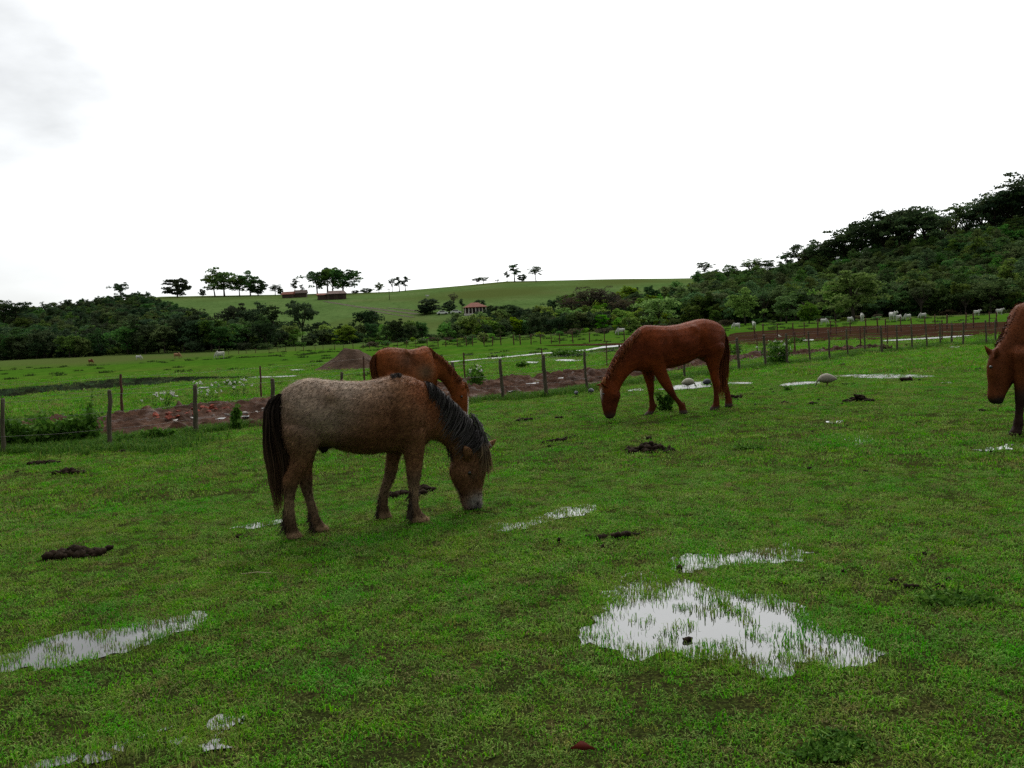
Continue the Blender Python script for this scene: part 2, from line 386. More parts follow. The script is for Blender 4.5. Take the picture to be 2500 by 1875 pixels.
def sheet(name, poly, m, dz, parent=None, drape=False):
    bm = bmesh.new(); vs = [bm.verts.new((x, y, 0)) for x, y in poly]
    f = bm.faces.new(vs); bmesh.ops.triangulate(bm, faces=[f])
    if drape:
        for _ in range(3): bmesh.ops.subdivide_edges(bm, edges=[e for e in bm.edges if e.calc_length() > drape], cuts=1)
        bmesh.ops.triangulate(bm, faces=bm.faces[:])
    bmesh.ops.recalc_face_normals(bm, faces=bm.faces[:])
    if sum(f.normal.z for f in bm.faces) < 0: bmesh.ops.reverse_faces(bm, faces=bm.faces[:])
    for v in bm.verts: v.co.z = float(H(v.co.x, v.co.y))+dz
    me = bpy.data.meshes.new(name); bm.to_mesh(me); bm.free(); me.materials.append(m)
    o = bpy.data.objects.new(name, me); COL.objects.link(o); tag(o, kind='structure'); return o

# puddles: (pixel outline, sparse?)   traced on the photograph, then laid on the ground
PUD = []
def pud(pts, ox=0, oy=0, sc=1, sparse=0.0, step=.04, amp=.085, mat_=None):
    P = gpoly(zpoly(pts, ox, oy, sc))
    P = refine(P, step, amp, len(PUD)); PUD.append((P, sparse))
    sheet('pond' if mat_ is POND else 'puddle', P, mat_ or (WATER_FAR if step >= .15 else WATER), .003 + .0004*len(PUD) + (.022 if step >= .3 else 0))
Z4 = (1300, 1300, 2.458)
pud([(250,640),(330,560),(430,470),(520,385),(700,385),(800,285),(900,290),(1050,330),(1300,385),(1600,410),(1690,480),(1640,520),(1760,610),(1960,650),(2060,770),(1900,810),(1700,770),(1540,850),(1380,850),(1200,790),(950,775),(800,725),(550,740),(450,700),(270,690)], *Z4, sparse=.10)
pud([(760,170),(930,120),(1150,120),(1390,100),(1500,70),(1690,120),(1600,170),(1300,190),(1150,200),(900,235),(800,190)], *Z4, sparse=.35)
pud([(430,400),(540,260),(700,230),(790,270),(690,372),(510,374)], *Z4, sparse=.28)
Z5 = (0, 1400, 2.765)
pud([(-250,690),(100,520),(400,430),(700,370),(1100,290),(1400,250),(1420,300),(1300,380),(1000,480),(700,560),(450,610),(100,640)], *Z5, sparse=.32)
for cx_, cy_, rx_, ry_ in ((330,1300,190,38),(640,1250,90,24),(800,1160,60,26),(960,1110,34,22),(1120,1050,70,30),(1190,1140,90,26),(1480,1000,60,46),(1480,1090,70,30),(1640,1010,46,30),(1420,1170,40,18)):
    pud([(cx_+rx_*math.cos(q), cy_+ry_*math.sin(q)-.25*rx_*math.cos(q)) for q in np.linspace(0, 5.6, 9)], *Z5, sparse=.5, amp=.06)
pud([(1195,1288),(1300,1272),(1380,1240),(1460,1230),(1468,1246),(1380,1268),(1300,1285),(1210,1301)], sparse=.3)
pud([(575,1290),(600,1279),(660,1272),(690,1270),(690,1277),(620,1290)], sparse=.45)
pud([(1540,470),(1700,455),(1760,490),(1650,520)], 1500, 900, 2.765, sparse=.8)
Z8 = (1800, 640, 3.456)
pud([(340,1040),(430,1020),(680,1008),(690,1026),(520,1040),(400,1052)], *Z8, sparse=.03, step=.15, amp=.06)
pud([(790,962),(1000,950),(1350,944),(1680,966),(1500,976),(1200,986),(850,970)], *Z8, sparse=.25, step=.2, amp=.1)
pud([(-10,1015),(130,1018),(110,1030),(-10,1030)], *Z8, sparse=.2, step=.15, amp=.05)
pud([(770,1348),(880,1340),(890,1356),(800,1362)], *Z8, sparse=.6)
pud([(1700,1020),(1810,1014),(1800,1024)], *Z8, sparse=.2, step=.2, amp=.05)
pud([(1790,718),(1870,718),(1860,730),(1800,730)], *Z8, sparse=.1, step=.3, amp=.1)
Z2 = (1400, 740, 4.809)
pud([(950,1020),(1180,975),(1300,945),(1500,925),(1640,945),(1620,985),(1400,1008),(1200,1025)], *Z2, sparse=.05, step=.15, amp=.06)
pud([(590,1030),(800,1005),(830,1030),(650,1040)], *Z2, sparse=.5, step=.15, amp=.06)
pud([(1810,935),(2090,935),(2090,955),(1820,955)], *Z2, sparse=.3, step=.15, amp=.06)
Z44 = (2300, 700, 3.95)
pud([(320,1585),(450,1560),(560,1545),(640,1520),(705,1535),(690,1560),(560,1580),(340,1597)], *Z44, sparse=.5)
pud([(745,1545),(840,1535),(840,1560),(760,1560)], *Z44, sparse=.4)
# farther water
pud([(0,815),(400,772),(800,742),(930,715),(1090,703),(1090,714),(900,732),(820,749),(400,780),(0,824)], 1200, 640, 3.456, step=.5, amp=.12)
pud([(820,752),(1070,722),(1050,758),(830,768)], 1200, 640, 3.456, step=.5, amp=.15, mat_=POND)
pud([(460,832),(620,825),(775,833),(700,843),(560,840)], 1200, 640, 3.456, step=.4, amp=.12)
pud([(300,845),(390,846),(380,858),(310,856)], 1200, 640, 3.456, step=.3, amp=.1)
pud([(20,972),(250,970),(425,961),(425,968),(250,980),(20,980)], 600, 640, 3.456, step=.4, amp=.08)
pud([(1690,846),(2000,818),(2215,797),(2215,804),(2000,823),(1700,851)], 600, 640, 3.456, step=.5, amp=.12)
pud([(370,912),(500,908),(500,918),(380,920)], 600, 640, 3.456, step=.4, amp=.1)
pud([(420,667),(650,655),(650,664),(430,674)], *Z8, step=.8, amp=.2)
pud([(1240,664),(1500,650),(1840,629),(1980,622),(1840,639),(1500,660),(1240,672)], *Z8, step=.8, amp=.2)
pud([(-300,972),(0,952),(130,940),(290,925),(420,921),(560,920),(640,921),(560,926),(430,935),(330,945),(200,955),(130,960),(0,973),(-300,1000)], step=.8, amp=.22, mat_=POND)
pud([(1640,1065),(1760,1060),(1780,1066),(1660,1076)], 0, 640, 3.456, step=.3, amp=.06)

# ------------------------------------------------------------------ mud track between the fences, with wheel ruts
up = [(-250,1078),(0,1050),(232,1022),(365,1006),(497,989),(630,977),(800,963),(1000,947),(1248,928),(1374,913),(1478,905),(1675,884),(1806,870),(1945,861),(2060,852),(2160,847)]
lo = [(-250,1140),(0,1098),(232,1070),(331,1064),(464,1055),(630,1041),(800,1022),(1000,1000),(1200,976),(1327,957),(1460,936),(1562,918),(1628,908),(1720,894),(1806,880),(1945,868),(2060,857),(2160,850)]
UPG = gpoly(up); LOG = gpoly(lo)
def along(P, n):
    d = np.concatenate([[0], np.cumsum(np.linalg.norm(np.diff(P, axis=0), axis=1))]); t = np.linspace(0, d[-1], n)
    return np.stack([np.interp(t, d, P[:, 0]), np.interp(t, d, P[:, 1])], 1)
nu, nv = 620, 60
a = along(LOG, nu); b = along(UPG, nu); T = np.linspace(0, 1, nv)
edge = (fbm(a[:, 0], a[:, 1], .9, 4, 3)-.5)*.16
TT = T[None, :]*(1+edge[:, None]) + (fbm(b[:, 0], b[:, 1], 1.1, 4, 8)-.5)[:, None]*.12*(1-T[None, :])
MP = a[:, None, :]*(1-TT[..., None]) + b[:, None, :]*TT[..., None]
mxx, myy = MP[..., 0], MP[..., 1]
rut = -.06*np.exp(-((TT-.3)/.06)**2) - .06*np.exp(-((TT-.68)/.06)**2) + .05*np.exp(-((TT-.42)/.05)**2) + .05*np.exp(-((TT-.8)/.05)**2)
hz = .05 + 1.1*rut + .30*(fbm(mxx, myy, 1.8, 4, 5)-.5) + .30*(fbm(mxx, myy, 4.5, 2, 9)-.5)
rim = np.minimum(T, 1-T)[None, :]; hz = np.where(rim < .02, -.03, np.maximum(hz, .012))
MV = np.stack([mxx, myy, hz], -1).reshape(-1, 3)
i = np.arange(nu-1)[:, None]*nv + np.arange(nv-1)[None, :]
MF = np.stack([i, i+nv, i+nv+1, i+1], -1).reshape(-1, 4)
tag(mk('mud_track', MV, MF, MUD), kind='structure')
MUDPOLY = np.concatenate([LOG, UPG[::-1]])
# rut water lying in the track
for k, (u, v, w_, h_) in enumerate([(540,1030,22,3),(600,1024,24,3),(630,1002,36,2),(1170,952,60,2),(1235,962,60,2.5),(1300,942,50,2),(1380,928,50,2),(1660,893,50,2),(1900,866,50,1.5)]):
    q = gpoly([(u-w_/2, v+1.5), (u, v-h_/2), (u+w_/2, v-2.5), (u+w_*.2, v+h_/2)]); q = refine(q, .15, .05, 60+k)
    sheet('rut_puddle', q, WATER_FAR, .075)
# ploughed strip
pl_up = zpoly([(-480,672),(-300,655),(-130,640),(0,597),(500,562),(1000,541),(1500,526),(2212,506),(2700,492)], *Z8)
pl_lo = zpoly([(2700,606),(2212,620),(1900,628),(1200,653),(700,664),(400,690),(0,700),(-120,676),(-480,700),(-1300,706),(-1660,706),(-1500,698),(-900,683)], *Z8)
PL = refine(gpoly(pl_up+pl_lo), 1.2, .35, 5)
sheet('ploughed_strip', PL, PLOUGH, .03, drape=3.0)


# ------------------------------------------------------------------ animals: lofted outlines fused into one continuous skin
def fuse(mb, voxel, it, fac=.5):
    me = bpy.data.meshes.new('skin'); me.from_pydata(mb.V, [], mb.F)
    bm = bmesh.new(); bm.from_mesh(me); bmesh.ops.recalc_face_normals(bm, faces=bm.faces[:]); bm.to_mesh(me); bm.free()
    o = bpy.data.objects.new('skin', me); COL.objects.link(o)
    r = o.modifiers.new('r', 'REMESH'); r.mode = 'VOXEL'; r.voxel_size = voxel; r.use_smooth_shade = True
    s = o.modifiers.new('s', 'SMOOTH'); s.factor = fac; s.iterations = it
    dg = bpy.context.evaluated_depsgraph_get(); dg.update()
    out = bpy.data.meshes.new_from_object(o.evaluated_get(dg))
    bpy.data.objects.remove(o); bpy.data.meshes.remove(me)
    out.polygons.foreach_set('use_smooth', np.ones(len(out.polygons), bool))
    return out
def vco(me):
    a = np.empty(len(me.vertices)*3); me.vertices.foreach_get('co', a); return a.reshape(-1, 3)
def vno(me):
    a = np.empty(len(me.vertices)*3); me.vertices.foreach_get('normal', a); return a.reshape(-1, 3)
def ribbons(paths, wid, cols):
    """paths (n,k,3) polylines, wid (n,), cols (n,k,3): flat tapering locks of hair"""
    n, k, _ = paths.shape
    t = np.gradient(paths, axis=1); t /= np.linalg.norm(t, axis=2)[..., None]+1e-9
    r = RNG.normal(size=(n, 1, 3)); s = np.cross(t, r); s /= np.linalg.norm(s, axis=2)[..., None]+1e-9
    tap = np.interp(np.linspace(0, 1, k), [0, .15, .7, 1], [.5, 1, .8, .12])[None, :, None]
    off = s*wid[:, None, None]*tap
    V = np.stack([paths-off, paths+off], 2).reshape(-1, 3)
    C = np.repeat(cols[:, :, None, :], 2, 2).reshape(-1, 3)
    b = (np.arange(n)*k*2)[:, None] + (np.arange(k-1)*2)[None, :]
    F = np.stack([b, b+1, b+3, b+2], -1).reshape(-1, 4)
    return V, F, C
def fur(me, col, n, ln, wd, flow, lift=.3):
    V = vco(me); NN = vno(me); idx = RNG.integers(0, len(V), n)
    p = V[idx] + RNG.normal(0, .006, (n, 3)); nn = NN[idx]
    f = flow(p); f = f - nn*(f*nn).sum(1)[:, None]; f /= np.linalg.norm(f, axis=1)[:, None]+1e-6
    d = f + nn*lift*RNG.uniform(.3, 1.4, (n, 1)) + RNG.normal(0, .22, (n, 3)); d /= np.linalg.norm(d, axis=1)[:, None]
    s = np.cross(d, nn); s /= np.linalg.norm(s, axis=1)[:, None]+1e-6
    l = ln*RNG.uniform(.5, 1.3, (n, 1)); p = p-nn*.002; wd = wd*1.5; blot = (.72+.6*fbm(p[:, 0]+.6*p[:, 1], p[:, 2], 38, 2, 4))[:, None]
    VV = np.stack([p-s*wd, p+s*wd, p+d*l], 1).reshape(-1, 3)
    F = np.arange(3*n).reshape(-1, 3)
    return VV, F, np.repeat(col[idx]*RNG.uniform(.7, 1.35, (n, 1))*blot, 3, 0)

class Beast:
    """local frame: x towards the head, z up; points are read off the photograph and set into the animal's own planes"""
    def __init__(s, feet, fwd_px, ox, oy, sc, yaw=None, origin=None):
        s.ox, s.oy, s.sc = ox, oy, sc
        if origin is None:
            f = {k: hit(*s.px(v))[:2] for k, v in feet.items()}
            fm = (f['nf']+f['ff'])/2; hm = (f['nh']+f['fh'])/2
            s.O = (fm+hm)/2; d = fm-hm; s.D = d/np.linalg.norm(d)
        else:
            s.O = np.asarray(origin[:2], float); s.D = np.array([math.cos(yaw), math.sin(yaw)])
        s.Y = np.array([-s.D[1], s.D[0]])
        s.near = 1.0 if s.Y@(-s.O) > 0 else -1.0
        s.z0 = float(H(*s.O))
    def px(s, p): return (s.ox+p[0]/s.sc, s.oy+p[1]/s.sc)
    def loc(s, p, y=0.0):
        d = rays(*s.px(p)); n = np.array([s.Y[0], s.Y[1], 0]); o = np.array([*s.O, s.z0]) + n*y
        t = ((o-CAM)@n)/(d@n); q = CAM+t*d-np.array([*s.O, s.z0])
        return np.array([q[0]*s.D[0]+q[1]*s.D[1], y, q[2]])
    def footlat(s, p):
        g = hit(*s.px(p))[:2]-s.O; return float(g@s.Y)
    def st(s, rows, y=0.0):
        return [(s.loc(A, y), s.loc(B, y), w_, (0, 1, 0)) for A, B, w_ in rows]
    def leg(s, rows, side, top=.13):
        foot = ((rows[-1][0][0]+rows[-1][1][0])/2, (rows[-1][0][1]+rows[-1][1][1])/2)
        yb = s.footlat(foot); yb = max(.05, min(.22, yb*side))*side; n = len(rows); out = []
        ys = [side*top+(yb-side*top)*min(1, i/(n-3)) for i in range(n)]
        for (A, B, w_), y in zip(rows, ys): out.append([s.loc(A, y), s.loc(B, y), w_, (0, 1, 0)])
        dz = (out[-1][0][2]+out[-1][1][2])/2                   # set the hoof flat on the turf
        for k, e in enumerate(out):
            f = k/(n-1); e[0] = e[0]-np.array([0, 0, dz*f]); e[1] = e[1]-np.array([0, 0, dz*f])
        out[-1][0][2] = out[-1][1][2] = .004
        A, B_, w_, l_ = out[0]; c = (A+B_)/2*np.array([1, .45, 1])+np.array([0, 0, .10]); h = (A-B_)/2*.35    # sink the limb's root into the trunk
        out.insert(0, [c+h, c-h, w_*.3, l_])
        return [tuple(e) for e in out]
def smooth_st(st, k=3):
    """extra rings between the traced ones (Catmull-Rom)"""
    out = []; n = len(st)
    for i in range(n-1):
        p = [st[max(i-1, 0)], st[i], st[i+1], st[min(i+2, n-1)]]
        for j in range(k):
            t = j/k
            f = lambda a, b, c, d: .5*((2*b)+(-a+c)*t+(2*a-5*b+4*c-d)*t*t+(-a+3*b-3*c+d)*t**3)
            g = lambda q: f(*[np.asarray(e[q], float) for e in p])
            out.append((g(0), g(1), float(g(2)), st[i][3]))
    out.append(st[-1]); return out
def curve(P, t):
    P = np.asarray(P, float); d = np.concatenate([[0], np.cumsum(np.linalg.norm(np.diff(P, axis=0), axis=1))]); d /= d[-1]
    return np.stack([np.interp(t, d, P[:, i]) for i in range(P.shape[1])], -1)
def hair_between(bst, backc, frontc, n, k, ylo, yhi, wid, colroot, coltip, minlen=.75, name='tail', parent=None, taper_y=True):
    t = np.linspace(0, 1, k); P = []; 
    bc = np.array([bst.loc(p) for p in backc]); fc = np.array([bst.loc(p) for p in frontc])
    s = RNG.random(n)
    for i in range(n):
        e = RNG.uniform(minlen, 1.0) + (.05 if RNG.random() < .1 else 0)
        q = curve(bc, t*e)*(1-s[i]) + curve(fc, t*e)*s[i]
        y = RNG.uniform(ylo, yhi)*np.interp(t, [0, .3, 1], [.45, 1, .75]); q[:, 1] += y
        q[:, 0] += np.cumsum(RNG.normal(0, .004, k)); q[:, 1] += np.cumsum(RNG.normal(0, .004, k)); P.append(q)
    P = np.array(P); c = np.linspace(0, 1, k)[None, :, None]
    cc = np.asarray(colroot)[None, None]*(1-c**2)+np.asarray(coltip)[None, None]*c**2; cc = np.repeat(cc, n, 0)
    V, F, C = ribbons(P, RNG.uniform(.5, 1.2, n)*wid, cc)
    return mk(name, V, F, HAIRM, parent, col=C)
def mane_hair(bst, crest, tips, n, k, wid, side, neckw, colroot, coltip, name='mane', parent=None, lift=.02, jit=.03):
    u = np.sort(RNG.random(n)); cr = np.array([bst.loc(p) for p in crest]); tp = np.array([bst.loc(p, side*neckw) for p in tips])
    a = curve(cr, u); b = curve(tp, u) + np.stack([RNG.normal(0, jit, n), np.zeros(n), RNG.normal(0, jit, n)], 1)
    f = RNG.uniform(.55, 1.0, n)[:, None]; b = a+(b-a)*f
    t = np.linspace(0, 1, k)[None, :, None]
    q = a[:, None]*(1-t)+b[:, None]*t
    q[..., 2] += lift*np.sin(np.pi*np.minimum(1, t[..., 0]*1.6))*1.0
    q[..., 1] = side*(neckw+.012+RNG.random((n, 1))*.018)*np.sin(np.pi/2*np.minimum(1, t[..., 0]*1.9)) + RNG.normal(0, .005, (n, 1))
    q += np.cumsum(RNG.normal(0, .004, q.shape), 1)
    c = t**1.5; cc = np.asarray(colroot)[None, None]*(1-c)+np.asarray(coltip)[None, None]*c; cc = np.repeat(cc, n, 0) if cc.shape[0] == 1 else cc
    V, F, C = ribbons(q, RNG.uniform(.5, 1.2, n)*wid, cc)
    return mk(name, V, F, HAIRM, parent, col=C)
def lerp(a, b, t): return a*(1-t)+b*t
def blobmask(V, c, r): return np.exp(-(((V-np.asarray(c))/np.asarray(r))**2).sum(1))

def finish(bst, me, colfn, name, label, furn, furl, eyes, eye_r=.016, lift=.3, bumps=()):
    root = empty(name, (*bst.O, bst.z0), math.atan2(bst.D[1], bst.D[0])); tag(root, label, 'horse')
    if bumps:                                            # bone and muscle under the skin, both flanks alike
        V = vco(me); nn = vno(me); side = np.clip(abs(nn[:, 1])*1.3, 0, 1)
        for p, r, a in bumps:
            q = bst.loc(p); V = V + nn*(1.5*a*side*np.exp(-((V[:, 0]-q[0])/r[0])**2-((V[:, 2]-q[2])/r[1])**2))[:, None]
        me.vertices.foreach_set('co', V.ravel()); me.update()
    V = vco(me); c = np.clip(colfn(V), .004, 1); setcol(me, c); me.materials.append(COAT); me.name = 'body'
    o = bpy.data.objects.new('body', me); COL.objects.link(o); o.parent = root
    def flow(p):
        d = np.zeros_like(p); d[:, 0] = -.75; d[:, 2] = -.65; d[p[:, 2] < .55*V[:, 2].max(), 0] = -.15; return d
    fv, ff, fc = fur(me, c, furn, furl, .0022, flow, lift)
    mk('coat_hair', fv, ff, FURM, root, smooth=False, col=fc)
    for p, y in eyes:
        q = bst.loc(p, y); m = MB(); m.lump((0, 0, 0), eye_r, 2, 0, 1.0); e = m.build('eye', EYE, root); e.location = q
    return root

# ---- the shaggy roan pony in front
Zp = (600, 860, 3.456)
B = Beast(dict(nf=(1480,1440), ff=(1172,1402), nh=(418,1570), fh=(655,1515)), None, *Zp)
sd_ = B.near
mb = MB()
trunk = [((300,350),(285,560),.09),((340,302),(300,690),.17),((430,243),(390,790),.225),((540,216),(520,812),.255),((660,228),(610,795),.265),((780,240),(740,808),.285),((900,243),(870,840),.305),((1030,238),(1010,857),.305),((1130,218),(1170,846),.28),((1250,190),(1300,842),.25),((1360,198),(1400,832),.225),((1440,225),(1490,795),.195),((1560,285),(1548,740),.155),((1690,365),(1620,745),.12),((1790,460),(1685,795),.105),((1880,550),(1730,860),.098),((1950,650),(1748,925),.09),((1990,740),(1760,985),.075)]
mb.loft(smooth_st(B.st(trunk)))
head = [((1960,720),(1760,880),.07),((2010,785),(1738,935),.088),((2040,870),(1722,1000),.102),((2030,960),(1738,1070),.104),((2008,1060),(1772,1140),.086),((1992,1150),(1810,1205),.066),((1992,1220),(1835,1255),.06),((1992,1275),(1870,1300),.056),((1975,1325),(1895,1330),.045),((1950,1348),(1915,1345),.025)]
mb.loft(smooth_st(B.st(head)))
mb.loft(smooth_st(B.st([((1850,1190),(1812,1215),.045),((1862,1255),(1820,1270),.042),((1880,1300),(1838,1315),.038),((1890,1325),(1855,1330),.02)])))   # lower jaw
for rows, sg in (([((660,640),(310,640),.11),((620,780),(340,800),.10),((560,890),(376,895),.075),((505,1000),(345,1005),.06),((458,1080),(310,1072),.055),((430,1150),(312,1140),.047),((412,1250),(320,1240),.036),((415,1350),(322,1340),.037),((425,1430),(318,1430),.044),((440,1490),(335,1500),.044),((468,1530),(340,1540),.052),((487,1562),(348,1578),.057)], sd_),
                 ([((640,700),(400,720),.09),((590,850),(410,860),.075),((562,960),(430,980),.06),((562,1060),(450,1090),.052),((560,1130),(465,1150),.043),((572,1220),(495,1230),.035),((600,1310),(520,1330),.035),((625,1390),(530,1410),.041),((660,1440),(555,1480),.042),((697,1470),(578,1512),.05),((718,1498),(592,1526),.054)], -sd_),
                 ([((1500,640),(1300,660),.10),((1508,760),(1318,770),.085),((1500,850),(1330,850),.07),((1490,950),(1350,950),.053),((1477,1040),(1362,1050),.05),((1462,1120),(1372,1130),.039),((1455,1220),(1380,1220),.035),((1465,1310),(1376,1320),.04),((1500,1360),(1385,1390),.044),((1542,1393),(1390,1428),.053),((1563,1422),(1400,1447),.058)], sd_),
                 ([((1350,700),(1190,720),.08),((1322,820),(1190,820),.066),((1290,930),(1183,930),.053),((1265,1040),(1170,1040),.048),((1240,1100),(1152,1100),.043),((1207,1180),(1130,1180),.035),((1198,1260),(1122,1260),.035),((1207,1320),(1112,1320),.04),((1222,1358),(1110,1372),.047),((1232,1382),(1112,1392),.052),((1234,1402),(1114,1406),.054)], -sd_)):
    mb.loft(smooth_st(B.leg(rows, sg)), n=14)
mb.loft([(B.loc(a, y), B.loc(b, y), w_, (.3, 1, 0)) for a, b, w_, y in (((1905,905),(1845,910),.035,sd_*.08),((1925,850),(1828,865),.042,sd_*.125),((1895,805),(1828,825),.03,sd_*.155),((1852,786),(1838,792),.008,sd_*.17))], n=10)
mb.loft([(B.loc(a, y), B.loc(b, y), w_, (.3, 1, 0)) for a, b, w_, y in (((1985,770),(2000,860),.035,-sd_*.06),((2035,758),(2038,832),.036,-sd_*.07),((2080,742),(2074,800),.026,-sd_*.07),((2120,722),(2112,740),.008,-sd_*.07))], n=10)
mb.loft(B.st([((700,770),(610,790),.05),((700,815),(615,815),.045),((690,838),(640,842),.03)]))
me = fuse(mb, .0115, 5)
Lp = lambda p, y=0: B.loc(p, y)
def colp(V):
    n = len(V); x, z = V[:, 0], V[:, 2]
    c = np.tile([.140, .070, .034], (n, 1))
    grey = np.clip(blobmask(V, Lp((520,330), 0), (.32, .6, .30))*1.25 + blobmask(V, Lp((640,600), 0), (.22, .6, .16))*.55 + blobmask(V, Lp((860,300)), (.35, .5, .14))*.55, 0, 1)
    c = lerp(c, np.array([.240, .185, .138]), grey[:, None])
    red = np.clip(blobmask(V, Lp((1420,330)), (.17, .6, .16))*1.1 + blobmask(V, Lp((1560,480)), (.13, .6, .2))*.8, 0, 1)
    c = lerp(c, np.array([.150, .055, .022]), red[:, None])
    brown = np.clip(blobmask(V, Lp((1000,700)), (.35, .6, .13)) + blobmask(V, Lp((1170,540)), (.14, .6, .12))*.8 + blobmask(V, Lp((640,380)), (.10, .6, .08))*.7, 0, 1)
    c = lerp(c, np.array([.085, .037, .018]), brown[:, None]*.8)
    hx = Lp((1880,1000)); 
    head_ = sst((x-Lp((1690,900))[0])/.08)*sst((Lp((1900,800))[2]-z)/.06)
    c = lerp(c, np.array([.125, .062, .030]), head_[:, None]*.8)
    mz = blobmask(V, Lp((1940,1250)), (.10, .3, .075)); c = lerp(c, np.array([.20, .18, .16]), np.clip(mz*1.5, 0, 1)[:, None])
    nose = blobmask(V, Lp((1925,1320)), (.055, .3, .035)); c = lerp(c, np.array([.04, .035, .035]), np.clip(nose*1.4, 0, 1)[:, None])
    nos = np.clip(blobmask(V, Lp((1955,1275), sd_*.05), (.016, .03, .014))*2, 0, 1); c = lerp(c, np.array([.01, .008, .008]), nos[:, None])
    ps = blobmask(V, Lp((1880,1025)), (.045, .3, .04)); c = lerp(c, np.array([.022, .018, .016]), np.clip(ps, 0, 1)[:, None]*.7)
    low = sst((.55-z)/.18)*(x < Lp((1640,900))[0]); c = lerp(c, np.array([.085, .056, .034]), low[:, None]*.85)
    can = np.exp(-((z-.27)/.09)**2)*(x < Lp((1640,900))[0]); c = lerp(c, np.array([.22, .155, .095]), can[:, None]*.55)
    hoof = sst((.075-z)/.03)*(x < Lp((1640,900))[0]); c = lerp(c, np.array([.24, .16, .095]), hoof[:, None])
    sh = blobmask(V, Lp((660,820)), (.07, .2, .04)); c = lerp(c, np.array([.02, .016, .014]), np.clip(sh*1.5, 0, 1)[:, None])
    return c*(0.92+.46*fbm(x*1.0+V[:, 1], z, 9, 3)[:, None])
pony = finish(B, me, colp, 'pony', 'shaggy roan brown pony with grey mane and bushy dark tail grazing', 46000, .027, [((1885,1018), sd_*.097), ((1885,1018), -sd_*.097)], .02, .35, [((1330,560), (.10,.20), .022), ((1180,600), (.05,.22), -.02), ((720,560), (.06,.14), -.025), ((640,350), (.06,.05), .02), ((520,520), (.12,.14), .02), ((1900,1120), (.03,.06), -.008), ((1790,1010), (.05,.06), .012), ((1500,480), (.05,.12), -.015)])
DK = (.022, .016, .013)
hair_between(B, [(285,350),(200,410),(165,500),(158,640),(165,800),(195,1000),(228,1200),(262,1400)], [(300,360),(262,480),(290,680),(345,820),(372,920),(345,1040),(312,1180),(300,1330)], 520, 9, -.07, .07, .006, DK, (.10, .055, .028), .6, 'tail', pony)
mane_hair(B, [(1500,245),(1600,300),(1700,370),(1790,455),(1880,545),(1950,640),(1990,720)], [(1530,420),(1600,560),(1680,690),(1740,780),(1780,860),(1830,870),(1880,860)], 620, 7, .0055, sd_, .115, (.026, .023, .022), (.085, .078, .075), 'mane', pony, .025)
mane_hair(B, [(1880,545),(1950,640),(1990,720),(2010,775)], [(1960,600),(2000,690),(2020,760),(2040,800)], 160, 5, .005, sd_, .03, (.05, .045, .043), (.22, .21, .20), 'mane_crest', pony, .05, .03)
mane_hair(B, [(1965,740),(1990,760),(2010,780)], [(1930,1010),(2010,1070),(2075,1055)], 230, 7, .005, sd_, .075, (.07, .06, .05), (.24, .15, .075), 'forelock', pony, .03, .03)
mane_hair(B, [(1215,195),(1250,188),(1290,188)], [(1215,255),(1250,265),(1300,235)], 60, 4, .005, sd_, .07, DK, (.07, .06, .055), 'withers_tuft', pony, .02, .015)
def feather(b, pts, n, y, ln, col, parent):
    P = []
    for i in range(n):
        p = pts[RNG.integers(0, len(pts))]; q0 = b.loc((p[0]+RNG.normal(0, 8), p[1]+RNG.normal(0, 14)), y+RNG.normal(0, .022))
        d = np.array([-.45+RNG.normal(0, .2), RNG.normal(0, .3), -1.0]); d /= np.linalg.norm(d)
        t = np.linspace(0, 1, 4)[:, None]; P.append(q0+d*t*ln*RNG.uniform(.5, 1.2)+np.array([.02, 0, 0])*np.sin(3*t))
    P = np.array(P); P[..., 2] = np.maximum(P[..., 2], .01)
    V, F, C = ribbons(P, RNG.uniform(.5, 1.2, n)*.0045, np.tile(np.asarray(col), (n, 4, 1))); return mk('feather', V, F, HAIRM, parent, col=C)
FC = (.045, .032, .022)
feather(B, [(335,1300),(325,1360),(318,1420),(325,1460),(360,1400)], 110, B.footlat((418,1570)), .10, FC, pony)
feather(B, [(530,1360),(535,1400),(545,1440),(570,1470)], 80, B.footlat((655,1515)), .08, FC, pony)
feather(B, [(1382,1180),(1380,1250),(1380,1310),(1385,1360),(1400,1330)], 130, B.footlat((1480,1440)), .10, FC, pony)
feather(B, [(1130,1200),(1122,1260),(1112,1310),(1110,1350)], 100, B.footlat((1172,1402)), .085, FC, pony)
mane_hair(B, [(1690,800),(1720,850),(1735,900)], [(1700,870),(1725,930),(1735,960)], 40, 4, .004, sd_, .01, DK, (.08, .05, .03), 'throat_hair', pony, 0, .01)
mane_hair(B, [(1760,1110),(1790,1170),(1815,1215)], [(1765,1170),(1790,1240),(1800,1275)], 40, 4, .003, sd_, .02, (.09, .05, .03), (.12, .08, .05), 'beard', pony, 0, .01)

